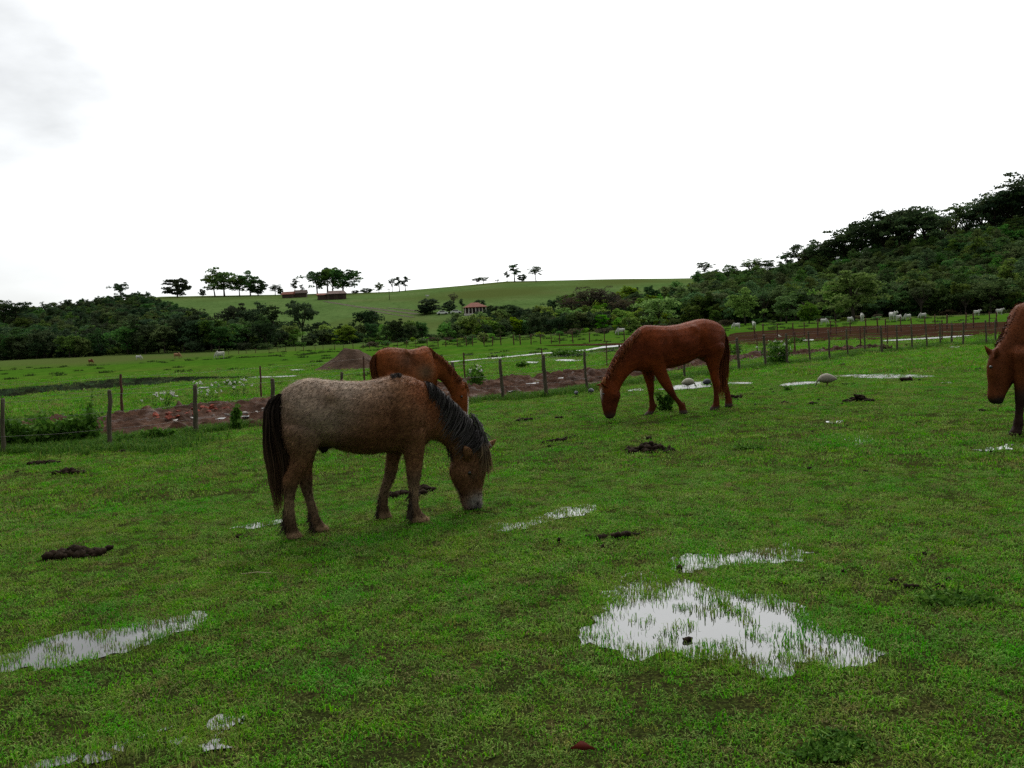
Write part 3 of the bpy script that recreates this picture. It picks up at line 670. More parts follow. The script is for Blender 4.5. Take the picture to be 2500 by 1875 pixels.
# ---- the chestnut grazing by the fence
Zc = (1400, 740, 4.809)
B = Beast(dict(nf=(1290,1300), ff=(875,1322), nh=(1645,1262), fh=(1822,1222)), None, *Zc)
sd_ = B.near
mb = MB()
trunk = [((1748,292),(1730,500),.09),((1700,243),(1690,650),.19),((1600,198),(1600,710),.255),((1480,187),(1510,665),.28),((1360,214),(1425,652),.285),((1240,247),(1310,712),.31),((1100,266),(1175,756),.315),((980,264),(1060,775),.30),((880,258),(950,808),.265),((820,265),(840,815),.235),((760,306),(745,795),.195),((690,372),(690,806),.155),((600,458),(632,858),.13),((520,560),(582,925),.115),((450,680),(550,985),.10),((400,790),(535,1035),.09),((370,860),(520,1070),.075)]
mb.loft(smooth_st(B.st(trunk)))
head = [((385,850),(520,990),.075),((345,905),(532,1032),.095),((318,1000),(546,1088),.108),((322,1090),(526,1155),.10),((335,1180),(508,1220),.08),((350,1260),(495,1280),.068),((365,1312),(488,1315),.062),((385,1345),(465,1343),.045),((400,1357),(440,1355),.02)]
mb.loft(smooth_st(B.st(head)))
for rows, sg in (([((1080,560),(830,560),.10),((1075,690),(850,700),.10),((1085,770),(910,780),.08),((1110,840),(958,850),.066),((1140,910),(1010,935),.056),((1168,985),(1065,1010),.052),((1190,1040),(1110,1060),.046),((1215,1095),(1160,1110),.04),((1260,1145),(1200,1160),.038),((1300,1185),(1232,1205),.045),((1312,1220),(1242,1240),.044),((1332,1265),(1245,1275),.052),((1336,1298),(1244,1306),.058)], sd_),
                 ([((980,640),(790,640),.09),((960,760),(800,780),.08),((945,850),(825,860),.064),((940,930),(855,940),.056),((945,1000),(872,1010),.052),((940,1070),(885,1075),.04),((945,1140),(892,1145),.038),((968,1195),(895,1200),.045),((960,1240),(880,1255),.043),((940,1280),(848,1290),.052),((930,1312),(822,1326),.058)], -sd_),
                 ([((1760,480),(1480,500),.13),((1740,600),(1540,630),.12),((1710,700),(1570,720),.09),((1700,800),(1600,810),.066),((1705,880),(1618,890),.056),((1722,950),(1638,960),.054),((1712,1010),(1650,1020),.047),((1704,1080),(1650,1085),.039),((1710,1150),(1648,1150),.041),((1712,1190),(1640,1190),.046),((1700,1220),(1618,1218),.045),((1692,1240),(1604,1240),.053),((1688,1260),(1598,1264),.058)], sd_),
                 ([((1760,560),(1560,580),.10),((1745,700),(1600,720),.08),((1760,820),(1660,830),.06),((1800,910),(1700,920),.054),((1820,985),(1745,995),.048),((1836,1050),(1775,1060),.039),((1850,1110),(1785,1120),.042),((1858,1150),(1785,1160),.045),((1862,1180),(1782,1190),.05),((1866,1218),(1778,1226),.056)], -sd_)):
    mb.loft(smooth_st(B.leg(rows, sg, .15)), n=14)
mb.loft([(B.loc(a, y), B.loc(b, y), w_, (.3, 1, 0)) for a, b, w_, y in (((385,960),(400,1005),.035,sd_*.07),((350,938),(378,990),.038,sd_*.085),((325,928),(345,960),.024,sd_*.09),((310,930),(316,938),.007,sd_*.09))], n=10)
mb.loft([(B.loc(a, y), B.loc(b, y), w_, (.3, 1, 0)) for a, b, w_, y in (((340,925),(345,975),.034,-sd_*.06),((305,942),(315,978),.032,-sd_*.08),((262,955),(266,968),.008,-sd_*.09))], n=10)
me = fuse(mb, .0135, 5)
Lc = lambda p, y=0: B.loc(p, y)
def colc(V):
    n = len(V); x, z = V[:, 0], V[:, 2]
    c = np.tile([.150, .033, .008], (n, 1))
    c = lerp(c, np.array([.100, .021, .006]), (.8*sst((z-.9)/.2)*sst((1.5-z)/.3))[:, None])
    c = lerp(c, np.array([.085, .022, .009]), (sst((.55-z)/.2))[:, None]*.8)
    hoof = sst((.085-z)/.03)*(x < Lc((600,900))[0]); c = lerp(c, np.array([.075, .055, .045]), hoof[:, None])
    mz = blobmask(V, Lc((420,1335)), (.14, .3, .07)); c = lerp(c, np.array([.05, .03, .024]), np.clip(mz*1.4, 0, 1)[:, None])
    bl = np.clip(blobmask(V, Lc((318,1030), 0), (.03, .03, .11))*1.6, 0, 1); c = lerp(c, np.array([.6, .55, .5]), bl[:, None])
    return c*(.82+.36*fbm(x+V[:, 1], z, 5, 3)[:, None])
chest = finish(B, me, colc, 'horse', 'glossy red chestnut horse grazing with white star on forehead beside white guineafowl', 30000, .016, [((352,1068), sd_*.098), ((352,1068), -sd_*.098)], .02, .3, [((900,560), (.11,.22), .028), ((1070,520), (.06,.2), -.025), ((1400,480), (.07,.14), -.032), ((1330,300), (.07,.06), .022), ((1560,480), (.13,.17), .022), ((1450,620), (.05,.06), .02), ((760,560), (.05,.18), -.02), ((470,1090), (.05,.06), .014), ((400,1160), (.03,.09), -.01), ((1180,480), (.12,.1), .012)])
hair_between(B, [(1752,300),(1790,420),(1812,560),(1808,720),(1800,860),(1785,1000),(1765,1100),(1750,1150)], [(1735,330),(1735,520),(1715,700),(1700,840),(1700,940),(1712,1040),(1725,1120),(1735,1150)], 420, 9, -.07, .07, .006, (.075, .018, .006), (.20, .065, .02), .6, 'tail', chest)
mane_hair(B, [(770,300),(690,372),(600,458),(520,560),(450,680),(400,790),(365,880)], [(720,440),(660,530),(590,640),(520,720),(470,800),(430,880),(400,930)], 420, 6, .006, sd_, .10, (.12, .032, .009), (.20, .06, .018), 'mane', chest, .012)
mane_hair(B, [(360,870),(345,900),(335,920)], [(330,1000),(300,1030),(285,1020)], 90, 5, .005, sd_, .04, (.24, .09, .03), (.32, .14, .05), 'forelock', chest, .03, .02)
for pts, f in (([(1300,1180),(1310,1210)], (1290,1300)), ([(965,1200),(962,1240)], (875,1322)), ([(1712,1180),(1705,1210)], (1645,1262)), ([(1858,1120),(1860,1150)], (1822,1222))):
    P_ = feather(B, pts, 30, B.footlat(f), .06, (.08, .03, .015), chest)

# ---- the thin chestnut with a white blaze, behind the pony
Zb = (850, 800, 5.53)
B = Beast({}, None, *Zb, yaw=math.radians(36), origin=at_y(850+760/5.53, 960, 12.9))
sd_ = B.near
mb = MB()
trunk = [((372,350),(360,560),.07),((430,300),(410,760),.14),((540,267),(520,900),.20),((660,270),(640,905),.21),((760,288),(740,905),.235),((860,291),(850,920),.24),((960,268),(960,930),.225),((1040,247),(1060,905),.19),((1100,292),(1135,800),.15),((1170,350),(1180,712),.12),((1260,415),(1240,708),.10),((1350,500),(1300,765),.092),((1440,610),(1360,850),.085),((1520,700),(1398,925),.078),((1555,760),(1420,980),.07)]
mb.loft(smooth_st(B.st(trunk)))
head = [((1540,725),(1400,900),.07),((1570,770),(1392,950),.09),((1603,850),(1408,1010),.10),((1612,960),(1450,1072),.092),((1612,1070),(1490,1135),.075),((1608,1160),(1515,1195),.066),((1605,1220),(1528,1242),.06),((1588,1262),(1545,1268),.035)]
mb.loft(smooth_st(B.st(head)))
gz = lambda u: 1530 - (u-760)*.165
for x0, x1, tp, sg, wt in ((480,640,650,sd_,.12),(560,700,650,-sd_,.11),(985,1120,620,sd_,.10),(1060,1190,640,-sd_,.09)):
    m0 = (x0+x1)/2; g0 = gz(m0); rows = [((x1,tp),(x0,tp),wt)]
    for f, hw, wd, off in ((.3,62,.08,0),(.5,44,.058,0),(.62,36,.05,-6),(.72,27,.04,-6),(.84,24,.036,-2),(.90,30,.042,4),(.95,32,.042,12),(.985,38,.05,20),(1.0,40,.055,24)):
        v = tp+(g0-tp)*f; rows.append(((m0+hw+off, v), (m0-hw+off, v), wd))
    mb.loft(smooth_st(B.leg(rows, sg, .12)), n=12)
mb.loft([(B.loc(a, y), B.loc(b, y), w_, (.3, 1, 0)) for a, b, w_, y in (((1565,830),(1505,850),.033,sd_*.06),((1572,800),(1520,815),.035,sd_*.075),((1578,770),(1545,785),.02,sd_*.08),((1578,752),(1570,757),.006,sd_*.08))], n=10)
mb.loft([(B.loc(a, y), B.loc(b, y), w_, (.3, 1, 0)) for a, b, w_, y in (((1590,800),(1540,830),.033,-sd_*.05),((1600,770),(1560,790),.03,-sd_*.06),((1602,750),(1592,756),.006,-sd_*.06))], n=10)
me = fuse(mb, .0135, 4)
def colb(V):
    x, z = V[:, 0], V[:, 2]; c = np.tile([.185, .052, .014], (len(V), 1))
    d = np.clip(blobmask(V, B.loc((700,440)), (.2, .6, .2))*1.1, 0, 1); c = lerp(c, np.array([.085, .042, .024]), d[:, None]*.8)
    d = np.clip(blobmask(V, B.loc((940,600)), (.14, .6, .12))*1.2, 0, 1); c = lerp(c, np.array([.17, .13, .085]), d[:, None]*.6)
    bl = B.loc((1612,1020)); fr = np.interp(z, [B.loc((1600,1220))[2], bl[2], B.loc((1600,840))[2]], [B.loc((1605,1220))[0], bl[0], B.loc((1600,840))[0]]); m = np.clip(np.exp(-((V[:, 1])/.075)**4-((z-bl[2]+.05)/.23)**6)*sst((x-(fr-.055))/.025)*1.4, 0, 1)
    c = lerp(c, np.array([.68, .64, .58]), m[:, None])
    hoof = sst((.085-z)/.03); c = lerp(c, np.array([.12, .09, .07]), hoof[:, None])
    return c*(.8+.4*fbm(x+V[:, 1], z, 6, 3)[:, None])
back = finish(B, me, colb, 'horse', 'thin chestnut horse with white blaze grazing behind the shaggy pony', 26000, .017, [((1530,930), sd_*.096), ((1530,930), -sd_*.096)], .02, .3, [((740,330), (.05,.05), .035), ((790,480), (.07,.16), -.035), ((560,520), (.14,.18), .02), ((1020,520), (.09,.2), .025), ((1120,420), (.04,.15), -.02)])
hair_between(B, [(345,370),(305,460),(312,560),(328,680),(345,850),(360,1050),(370,1200)], [(420,350),(425,460),(430,600),(430,720),(420,880),(405,1050),(390,1200)], 300, 8, -.06, .06, .006, (.10, .030, .01), (.16, .055, .02), .6, 'tail', back)
mane_hair(B, [(1050,255),(1150,335),(1250,410),(1350,500),(1440,605),(1520,695)], [(1110,380),(1190,450),(1270,520),(1350,600),(1420,690),(1480,770)], 300, 6, .006, sd_, .08, (.13, .038, .012), (.20, .065, .022), 'mane', back, .012)
mane_hair(B, [(1545,735),(1570,765),(1585,800)], [(1590,860),(1612,920),(1622,960)], 70, 5, .005, sd_, .03, (.2, .07, .025), (.3, .12, .045), 'forelock', back, .03, .02)

# ---- the bay standing at the edge of the picture
Zr = (2300, 700, 3.95)
B = Beast({}, None, *Zr, yaw=math.radians(180+28), origin=hit(2300+1090/3.95, 700+1385/3.95))
sd_ = B.near
g = hit(*B.px((700,1432)))[:2]; B.O = B.O + B.Y*(float((g-B.O)@B.Y) - .13*sd_)
mb = MB()
trunk = [((1560,330),(1540,520),.08),((1490,215),(1480,760),.18),((1380,150),(1380,850),.25),((1250,130),(1260,820),.27),((1120,145),(1130,860),.29),((990,165),(1000,890),.30),((880,160),(900,890),.27),((800,150),(830,880),.24),((745,185),(775,830),.20),((705,270),(745,760),.155),((660,360),(728,760),.125),((610,470),(712,800),.108),((560,545),(700,850),.098),((520,600),(690,890),.085)]
mb.loft(smooth_st(B.st(trunk)))
head = [((545,570),(690,830),.075),((500,612),(695,885),.092),((455,720),(680,915),.088),((448,820),(640,975),.082),((458,920),(605,1030),.070),((455,1010),(585,1075),.07),((452,1060),(576,1098),.064),((468,1105),(570,1120),.055),((490,1128),(555,1132),.03)]
mb.loft(smooth_st(B.st(head)))
for rows, sg in (([((700,640),(900,640),.11),((702,800),(870,800),.09),((708,900),(835,900),.072),((716,1000),(806,1000),.058),((718,1080),(795,1085),.054),((718,1150),(780,1150),.042),((712,1240),(772,1245),.038),((700,1310),(772,1320),.046),((692,1350),(765,1360),.045),((668,1390),(756,1400),.054),((650,1428),(752,1438),.06)], sd_),
                 ([((860,660),(1000,660),.10),((870,860),(985,860),.075),((880,1000),(960,1000),.056),((882,1080),(955,1080),.053),((888,1180),(945,1180),.04),((885,1270),(945,1270),.045),((870,1320),(940,1330),.046),((858,1370),(935,1375),.058)], -sd_),
                 ([((1300,620),(1540,620),.14),((1330,800),(1510,800),.10),((1370,930),(1490,940),.066),((1410,1020),(1515,1030),.056),((1430,1120),(1500,1125),.043),((1428,1230),(1495,1235),.046),((1410,1290),(1490,1295),.047),((1400,1350),(1488,1356),.06)], sd_),
                 ([((1380,640),(1560,640),.12),((1430,830),(1560,830),.085),((1470,960),(1560,960),.058),((1500,1040),(1575,1040),.05),((1510,1150),(1565,1150),.042),((1500,1240),(1560,1245),.046),((1485,1300),(1555,1305),.058)], -sd_)):
    mb.loft(smooth_st(B.leg(rows, sg, .15)), n=14)
mb.loft([(B.loc(a, y), B.loc(b, y), w_, (.3, 1, 0)) for a, b, w_, y in (((470,700),(535,630),.036,-sd_*.05),((440,650),(495,610),.036,-sd_*.06),((418,605),(448,590),.02,-sd_*.065),((402,563),(408,562),.006,-sd_*.07))], n=10)
mb.loft([(B.loc(a, y), B.loc(b, y), w_, (.3, 1, 0)) for a, b, w_, y in (((510,690),(560,640),.036,sd_*.06),((505,640),(545,615),.034,sd_*.085),((520,590),(535,585),.007,sd_*.1))], n=10)
me = fuse(mb, .013, 5)
def colr(V):
    x, z = V[:, 0], V[:, 2]; c = np.tile([.115, .034, .011], (len(V), 1))
    leg_ = x < B.loc((640,1200), sd_*.13)[0]+.1
    low = sst((.72-z)/.25)*((x < .62) | (V[:, 1]*sd_ > .085) | (z < .3)); c = lerp(c, np.array([.022, .014, .011]), low[:, None]*.92)
    mz = blobmask(V, B.loc((510,1110)), (.16, .3, .07)); c = lerp(c, np.array([.025, .018, .015]), np.clip(mz*1.5, 0, 1)[:, None])
    return c*(.82+.36*fbm(x+V[:, 1], z, 5, 3)[:, None])
bay = finish(B, me, colr, 'horse', 'bay horse with black lower legs and lowered head standing beside a thin puddle', 26000, .016, [((455,770), -sd_*.082), ((470,775), sd_*.084)], .02, .3)
mane_hair(B, [(800,150),(745,185),(705,270),(660,360),(610,470),(560,545)], [(800,260),(750,330),(720,420),(680,520),(630,600),(590,650)], 300, 6, .006, -sd_, .10, (.055, .02, .01), (.09, .035, .015), 'mane', bay, .008)
hair_between(B, [(1560,335),(1620,450),(1630,700),(1610,1000),(1590,1200)], [(1550,360),(1570,520),(1560,760),(1560,1000),(1570,1180)], 200, 8, -.06, .06, .006, (.02, .014, .011), (.03, .02, .015), .6, 'tail', bay)

# ------------------------------------------------------------------ fences
def fence(name, label, posts, m, r=.045, wires=3, hgt=1.0, exact=True):
    root = empty(name, hit(*posts[0][0])); tag(root, label, 'fence')
    o0 = np.array(root.location); tops = []; 
    for k, (bpx, tpx) in enumerate(posts):
        b = hit(*bpx)
        if tpx is not None: t = at_y(tpx[0], tpx[1], b[1]+random.uniform(-.03, .03))
        else: t = b+np.array([random.uniform(-.05, .05), random.uniform(-.04, .04), hgt*random.uniform(.9, 1.08)])
        rr = r*random.uniform(.8, 1.2); V = []; P = []; R = []
        for j, f in enumerate((-.06, .03, .2, .4, .6, .8, .97, 1.0)):
            P.append(b+(t-b)*f+np.array([random.uniform(-.012, .012)*(0 < f < 1), random.uniform(-.01, .01), 0])-b)
            R.append(rr*random.uniform(.88, 1.1)*(1.12-.22*max(f, 0)))
        R[-1] *= .8
        q = MB(); q.tube(P, R, 8); o = q.build('post', m, root, smooth=True); o.location = b-o0; tops.append((b, t))
    tops.sort(key=lambda e: e[0][0])
    for wv in range(wires):
        f = (.93, .62, .32, .15)[wv]; q = MB(); P = []
        for (b, t), nx in zip(tops, tops[1:]+[None]):
            p = b+(t-b)*f-np.array([0, rr, 0])-o0; P.append(p)
            if nx is not None:
                p2 = nx[0]+(nx[1]-nx[0])*f-np.array([0, rr, 0])-o0; P.append((p+p2)/2-np.array([0, 0, .015+.012*random.random()]))
        q.tube(P, [.0022]*len(P), 4); q.build('wire', WIRE, root)
    return root
A_POSTS = [((-215,1136),(-222,990)),((9,1109),(6,973)),((268,1091),(268,952)),((479,1060),(477,939)),((670,1033),(664,924)),((839,1014),(834,908)),((985,1000),None),((1112,986),(1105,884)),((1228,977),(1221,876)),((1333,969),(1327,866)),((1433,954),(1426,858)),((1520,941),None),((1597,932),(1592,842)),((1672,925),(1667,838)),((1740,915),None),((1805,906),(1799,825)),((1869,896),(1865,818)),((1922,890),(1919,814)),((1978,884),(1973,809)),((2026,879),(2022,805)),((2070,871),(2066,802)),((2112,860),(2109,796)),((2154,863),(2150,795)),((2191,858),(2189,793)),((2227,854),(2225,792)),((2263,850),(2260,790)),((2296,843),(2294,788)),((2324,840),(2323,788)),((2352,845),(2352,786)),((2409,841),(2406,782)),((2430,835),(2429,782)),((2462,832),None),((2500,828),None),((2545,824),None)]
fence('wire_fence', 'row of grey wooden posts with wire between the grazing paddock and the muddy track', A_POSTS, WOOD, .036)
B_POSTS = [((-60,1045),None),((299,1012),(294,913)),((639,972),(635,893)),((890,949),None),((1135,929),(1132,861)),((1324,909),(1323,850)),((1482,895),(1480,832)),((1660,880),None),((1849,863),(1847,814)),((1941,858),(1940,809)),((2101,848),(2100,796)),((2167,842),(2167,792)),((2300,832),None),((2430,826),None)]
fence('wire_fence', 'row of thin reddish wooden posts on the far side of the muddy track', B_POSTS, WOOD_R, .030, 2)
far_posts = []
for u in list(range(560, 1380, 23))+list(range(1400, 1560, 40)):
    u += random.uniform(-5, 5); v = np.interp(u, [560, 640, 700, 900, 1100, 1300, 1560], [866, 861, 859, 851, 846, 841, 832]); far_posts.append(((u, v), None))
fence('wire_fence', 'distant low fence of small dark posts along the foot of the hedgerow', far_posts, WOOD_R, .055, 1, 1.05)
fp = []
for u in range(1840, 2480, 30): fp.append(((u+random.uniform(-8, 8), np.interp(u, [1840, 2480], [828, 797])), None))
fence('wire_fence', 'distant thin posts standing in the ploughed strip before the white cattle', fp, WOOD_R, .045, 1, 1.1)

# ------------------------------------------------------------------ earth mound, rubble, dung
c = hit(850, 903); s_ = 1/pxm(c)
nx, ny = 90, 60; gx, gy = np.meshgrid(np.linspace(-1, 1, nx), np.linspace(-1, 1, ny))
hx = 96*s_; mxx = gx*hx*1.05; myy = gy*1.8+1.2
rr_ = np.sqrt((gx/1.0)**2+gy**2); ang_ = np.arctan2(gy, gx)
hh = np.interp(np.clip(rr_*(1+.18*(fbm(np.cos(ang_)*2, np.sin(ang_)*2, 1, 3)-.5)), 0, 1), [0, .16, .34, .8, 1.0], [1.06, 1.03, .74, .13, -.06])
hh = hh + .22*(fbm(mxx, myy, 1.7, 4, 2)-.5)*(hh > .05)*np.clip(hh*3, 0, 1)
i = np.arange(ny-1)[:, None]*nx + np.arange(nx-1)[None, :]
tag(o := mk('earth_mound', np.stack([mxx, myy, hh], -1).reshape(-1, 3), np.stack([i, i+1, i+nx+1, i+nx], -1).reshape(-1, 4), DIRT), 'heap of bare brown earth standing in the pasture beyond the track', 'earth heap'); o.location = c
def rubble(u, v, wpx, m, label, grp, lay=.13):
    p = hit(u, v); r = wpx/2/pxm(p); q = MB(); q.lump((0, 0, 0), r, 1, .5, .45)
    o = q.build('rubble_piece', m, None, smooth=False); o.location = p+np.array([0, 0, lay]); o.rotation_euler = (random.uniform(-.4, .4), random.uniform(-.4, .4), random.uniform(0, 6))
    tag(o, label, 'rubble', grp)
for k in range(46):
    f = random.random(); rubble(372+f*190+random.uniform(-8, 8), 1033-f*28+random.uniform(-8, 8), random.uniform(6, 18), BRICK, 'broken red clay chunk lying in the muddy track', 'red clay rubble in the track')
for u, v, s in ((556,1027,16),(600,1022,14),(628,1020,10),(430,1042,12),(470,1036,10),(520,1030,9),(645,1012,12),(585,1034,11)): rubble(u, v, s, PALE, 'pale broken stone lying in the muddy track beside red rubble', 'pale stones in the track')
def dung(u, v, wpx, hpx, n, label, grp=None, name='dung_pile'):
    p = hit(u, v); k = 1/pxm(p); wm, hm = wpx*k, max(hpx*k, .03); q = MB(); wm = max(wm, .05)
    for j in range(n):
        a = random.gauss(0, .26); d = random.gauss(0, .22); a = max(-.5, min(.5, a))
        r = (.020+.030*random.random()) if n > 3 else wm*.42
        top = hm*max(0, 1-(abs(a)*2)**1.5)*max(0, 1-abs(d)*1.6)
        q.lump((a*wm, d*wm*.55, random.random()*max(top-r, 0)+r*.45), r, 1, .3, .75)
    o = q.build(name, DUNG, None); o.location = p; tag(o, label, 'dung', grp)
dung(1585,1102,105,30,110, 'large dark dung heap alone on the open turf behind the puddles')
dung(185,1356,125,26,95, 'long dark dung heap on turf left of the pony tail')
dung(2095,981,66,24,60, 'peaked dark dung heap beyond the turf puddles')
dung(172,1156,66,18,40, 'dark dung heap nearest below the leafy bushes by the fence')
dung(115,1133,76,12,34, 'flat dark dung heap by the fence bushes')
dung(990,1208,118,16,40, 'scattered dung crumbs on turf just behind the front legs of the pony')
dung(1035,1199,46,22,36, 'dung heap just behind the front hoof of the pony')
dung(1648,1392,26,0,1, 'single dung ball at the upper rim of the large puddle', None, 'dung_ball')
dung(1790,973,40,14,18, 'small dung heap right behind the hind hooves of the chestnut')
dung(1290,1028,64,9,26, 'thin scatter of dung on turf below the fence posts')
dung(1367,1022,16,10,5, 'small dung clod at the end of a thin dung scatter', None, 'dung_clod')
for u, v, w_, h_, n in [(1470,1318,26,14,3),(1437,1313,18,10,2),(1515,1312,30,12,6),(1545,1308,12,8,2),(1470,1337,16,8,1),(1365,1322,14,6,2),(1330,1322,10,6,1),(1565,1308,14,8,2)]:
    dung(u, v, w_, h_, n, 'dark dung clod in the scatter behind the large puddle', 'clods behind the large puddle', 'dung_clod')
for u, v, w_, h_, n in [(1340,1080,18,10,4),(1365,1078,26,10,6),(1385,1072,14,8,2),(1405,1068,12,8,2),(1320,1083,12,8,1),(1340,1092,12,6,1),(1425,1086,10,8,2),(1360,1092,10,5,1)]:
    dung(u, v, w_, h_, n, 'dark dung clod in the scatter before the large dung heap', 'clods before the large dung heap', 'dung_clod')
for u, v, w_, h_, n in [(1912,985,22,10,6),(1985,988,26,8,8),(1996,978,10,5,1),(1834,949,26,6,4),(1883,953,12,5,1),(1886,960,10,4,1),(1867,959,6,4,1),(1835,963,8,4,1),(1807,969,12,5,2),(1847,989,10,4,1),(1806,979,14,5,2),(1975,951,8,4,1),(2028,949,7,4,1),(2060,940,30,6,6),(2085,938,10,4,1),(2056,987,8,4,1),(2058,895,16,6,3),(2088,880,20,5,4),(2176,888,26,5,5),(2197,889,6,3,1),(2215,930,20,4,3),(2245,929,10,4,1),(2372,900,10,3,1),(2390,903,12,3,2),(2400,1005,16,6,2),(2238,1034,12,6,2),(2061,1040,10,5,1),(1662,1040,9,5,1),(1982,1055,7,4,1),(2105,1031,6,4,1),(1486,1033,6,5,1),(1608,963,14,6,3),(1712,967,8,4,1),(1650,978,9,4,1)]:
    dung(u, v, w_, h_, n, 'small dark dung clod on the far turf of the paddock', 'dung clods across the far paddock', 'dung_clod')
for u, v, w_, h_, n in [(1581,1074,18,5,4),(2225,1435,16,12,3),(2292,1435,14,10,2),(2055,1398,9,7,1),(2320,1418,10,6,1),(2180,1421,14,6,2),(2260,1354,9,6,1),(300,1104,24,6,4),(610,1125,9,4,1),(335,1211,14,5,2),(46,1154,12,4,1),(138,1261,8,4,1),(575,1313,14,5,2),(700,1182,12,4,2),(1975,1146,14,5,2),(2115,1152,12,4,2),(1684,1566,12,5,2)]:
    dung(u, v, w_, h_, n, 'lone dark dung clod on the near turf', 'lone clods on the near turf', 'dung_clod')
# the fallen leaf near the bottom of the picture
p = hit(1421, 1841); q = MB(); k = 1/pxm(p)
U_ = np.linspace(-1, 1, 15); V_ = []
for u in U_:
    hw = 9*k*1.5*(1-abs(u)**1.7)*(.75+.25*math.cos(5*u)); z = .022+.008*math.cos(2.2*u)-.006*u
    V_ += [(u*31*k, -hw, z+.004), (u*31*k, 0, z+.012*(1-u*u)), (u*31*k, hw, z+.012)]
q.add(V_, [(3*i+a, 3*i+a+1, 3*i+a+4, 3*i+a+3) for i in range(14) for a in (0, 1)])
o = q.build('fallen_leaf', DEADLEAF); o.location = p; o.rotation_euler = (.25, .05, .18); md = o.modifiers.new('thick', 'SOLIDIFY'); md.thickness = .0015
tag(o, 'curled dark red fallen leaf lying on the short turf', 'leaf')
p = hit(628, 1410); q = MB(); q.tube([(-.11, 0, .03), (0, .01, .036), (.1, -.01, .03)], [.002, .0025, .002], 5); o = q.build('straw_stalk', mat('straw', lambda: prin((.42, .36, .22), .8))); o.location = p; tag(o, 'pale dry stalk lying on turf below the pony', 'stalk')

# ------------------------------------------------------------------ guineafowl
def fowl(u, v, wpx, face, tint, label, yaw=0, grp=None):
    p = hit(u, v); ln = wpx/pxm(p); s = ln/.50
    root = empty('guineafowl', p, yaw if face > 0 else math.pi-yaw); tag(root, label, 'guineafowl', grp)
    q = MB(); y = (0, 1, 0)
    st = [((-.27, 0, .19), (-.27, 0, .17), .012, y), ((-.20, 0, .245), (-.20, 0, .135), .06, y), ((-.10, 0, .305), (-.11, 0, .10), .105, y), ((0, 0, .325), (-.01, 0, .09), .125, y), ((.09, 0, .30), (.09, 0, .105), .11, y), ((.155, 0, .25), (.165, 0, .13), .07, y), ((.195, 0, .195), (.20, 0, .125), .035, y), ((.225, 0, .135), (.215, 0, .085), .022, y), ((.245, 0, .09), (.225, 0, .05), .022, y), ((.262, 0, .065), (.24, 0, .035), .018, y), ((.272, 0, .03), (.262, 0, .022), .006, y)]
    q.loft(smooth_st([(np.array(a)*s, np.array(b)*s, w_*s, l) for a, b, w_, l in st]), n=14)
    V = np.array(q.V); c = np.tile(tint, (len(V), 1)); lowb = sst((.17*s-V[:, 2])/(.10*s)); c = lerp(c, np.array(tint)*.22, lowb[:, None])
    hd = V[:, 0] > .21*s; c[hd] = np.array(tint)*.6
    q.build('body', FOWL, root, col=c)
    for sg in (-1, 1):
        l = MB(); l.tube([(-.02*s, sg*.045*s, .13*s), (-.03*s, sg*.045*s, .06*s), (-.01*s, sg*.045*s, .006)], [.018*s, .009*s, .007*s], 6)
        for a in (-.5, 0, .5): l.tube([(-.01*s, sg*.045*s, .008), (.035*s, (sg*.045+a*.04)*s, .006)], [.006*s, .004*s], 5)
        l.build('leg', mat('fowl_leg', lambda: prin((.16, .08, .04), .6)), root)
fowl(1682, 948, 39, 1, (.30, .28, .215), 'cream white guineafowl pecking at the water between the legs of the chestnut', .35)
fowl(1727, 944, 30, 1, (.045, .05, .058), 'dark slate guineafowl by the puddle near the hind legs of the chestnut', .6)
fowl(2017, 944, 50, -1, (.25, .225, .175), 'pale buff guineafowl standing alone beside the thin puddle', .1)
fowl(1407, 967, 20, 1, (.05, .055, .065), 'dark guineafowl on the turf at the head of the chestnut, farther from the post', 1.2)
fowl(1443, 962, 22, -1, (.10, .105, .12), 'grey guineafowl at the foot of a fence post', 1.0)

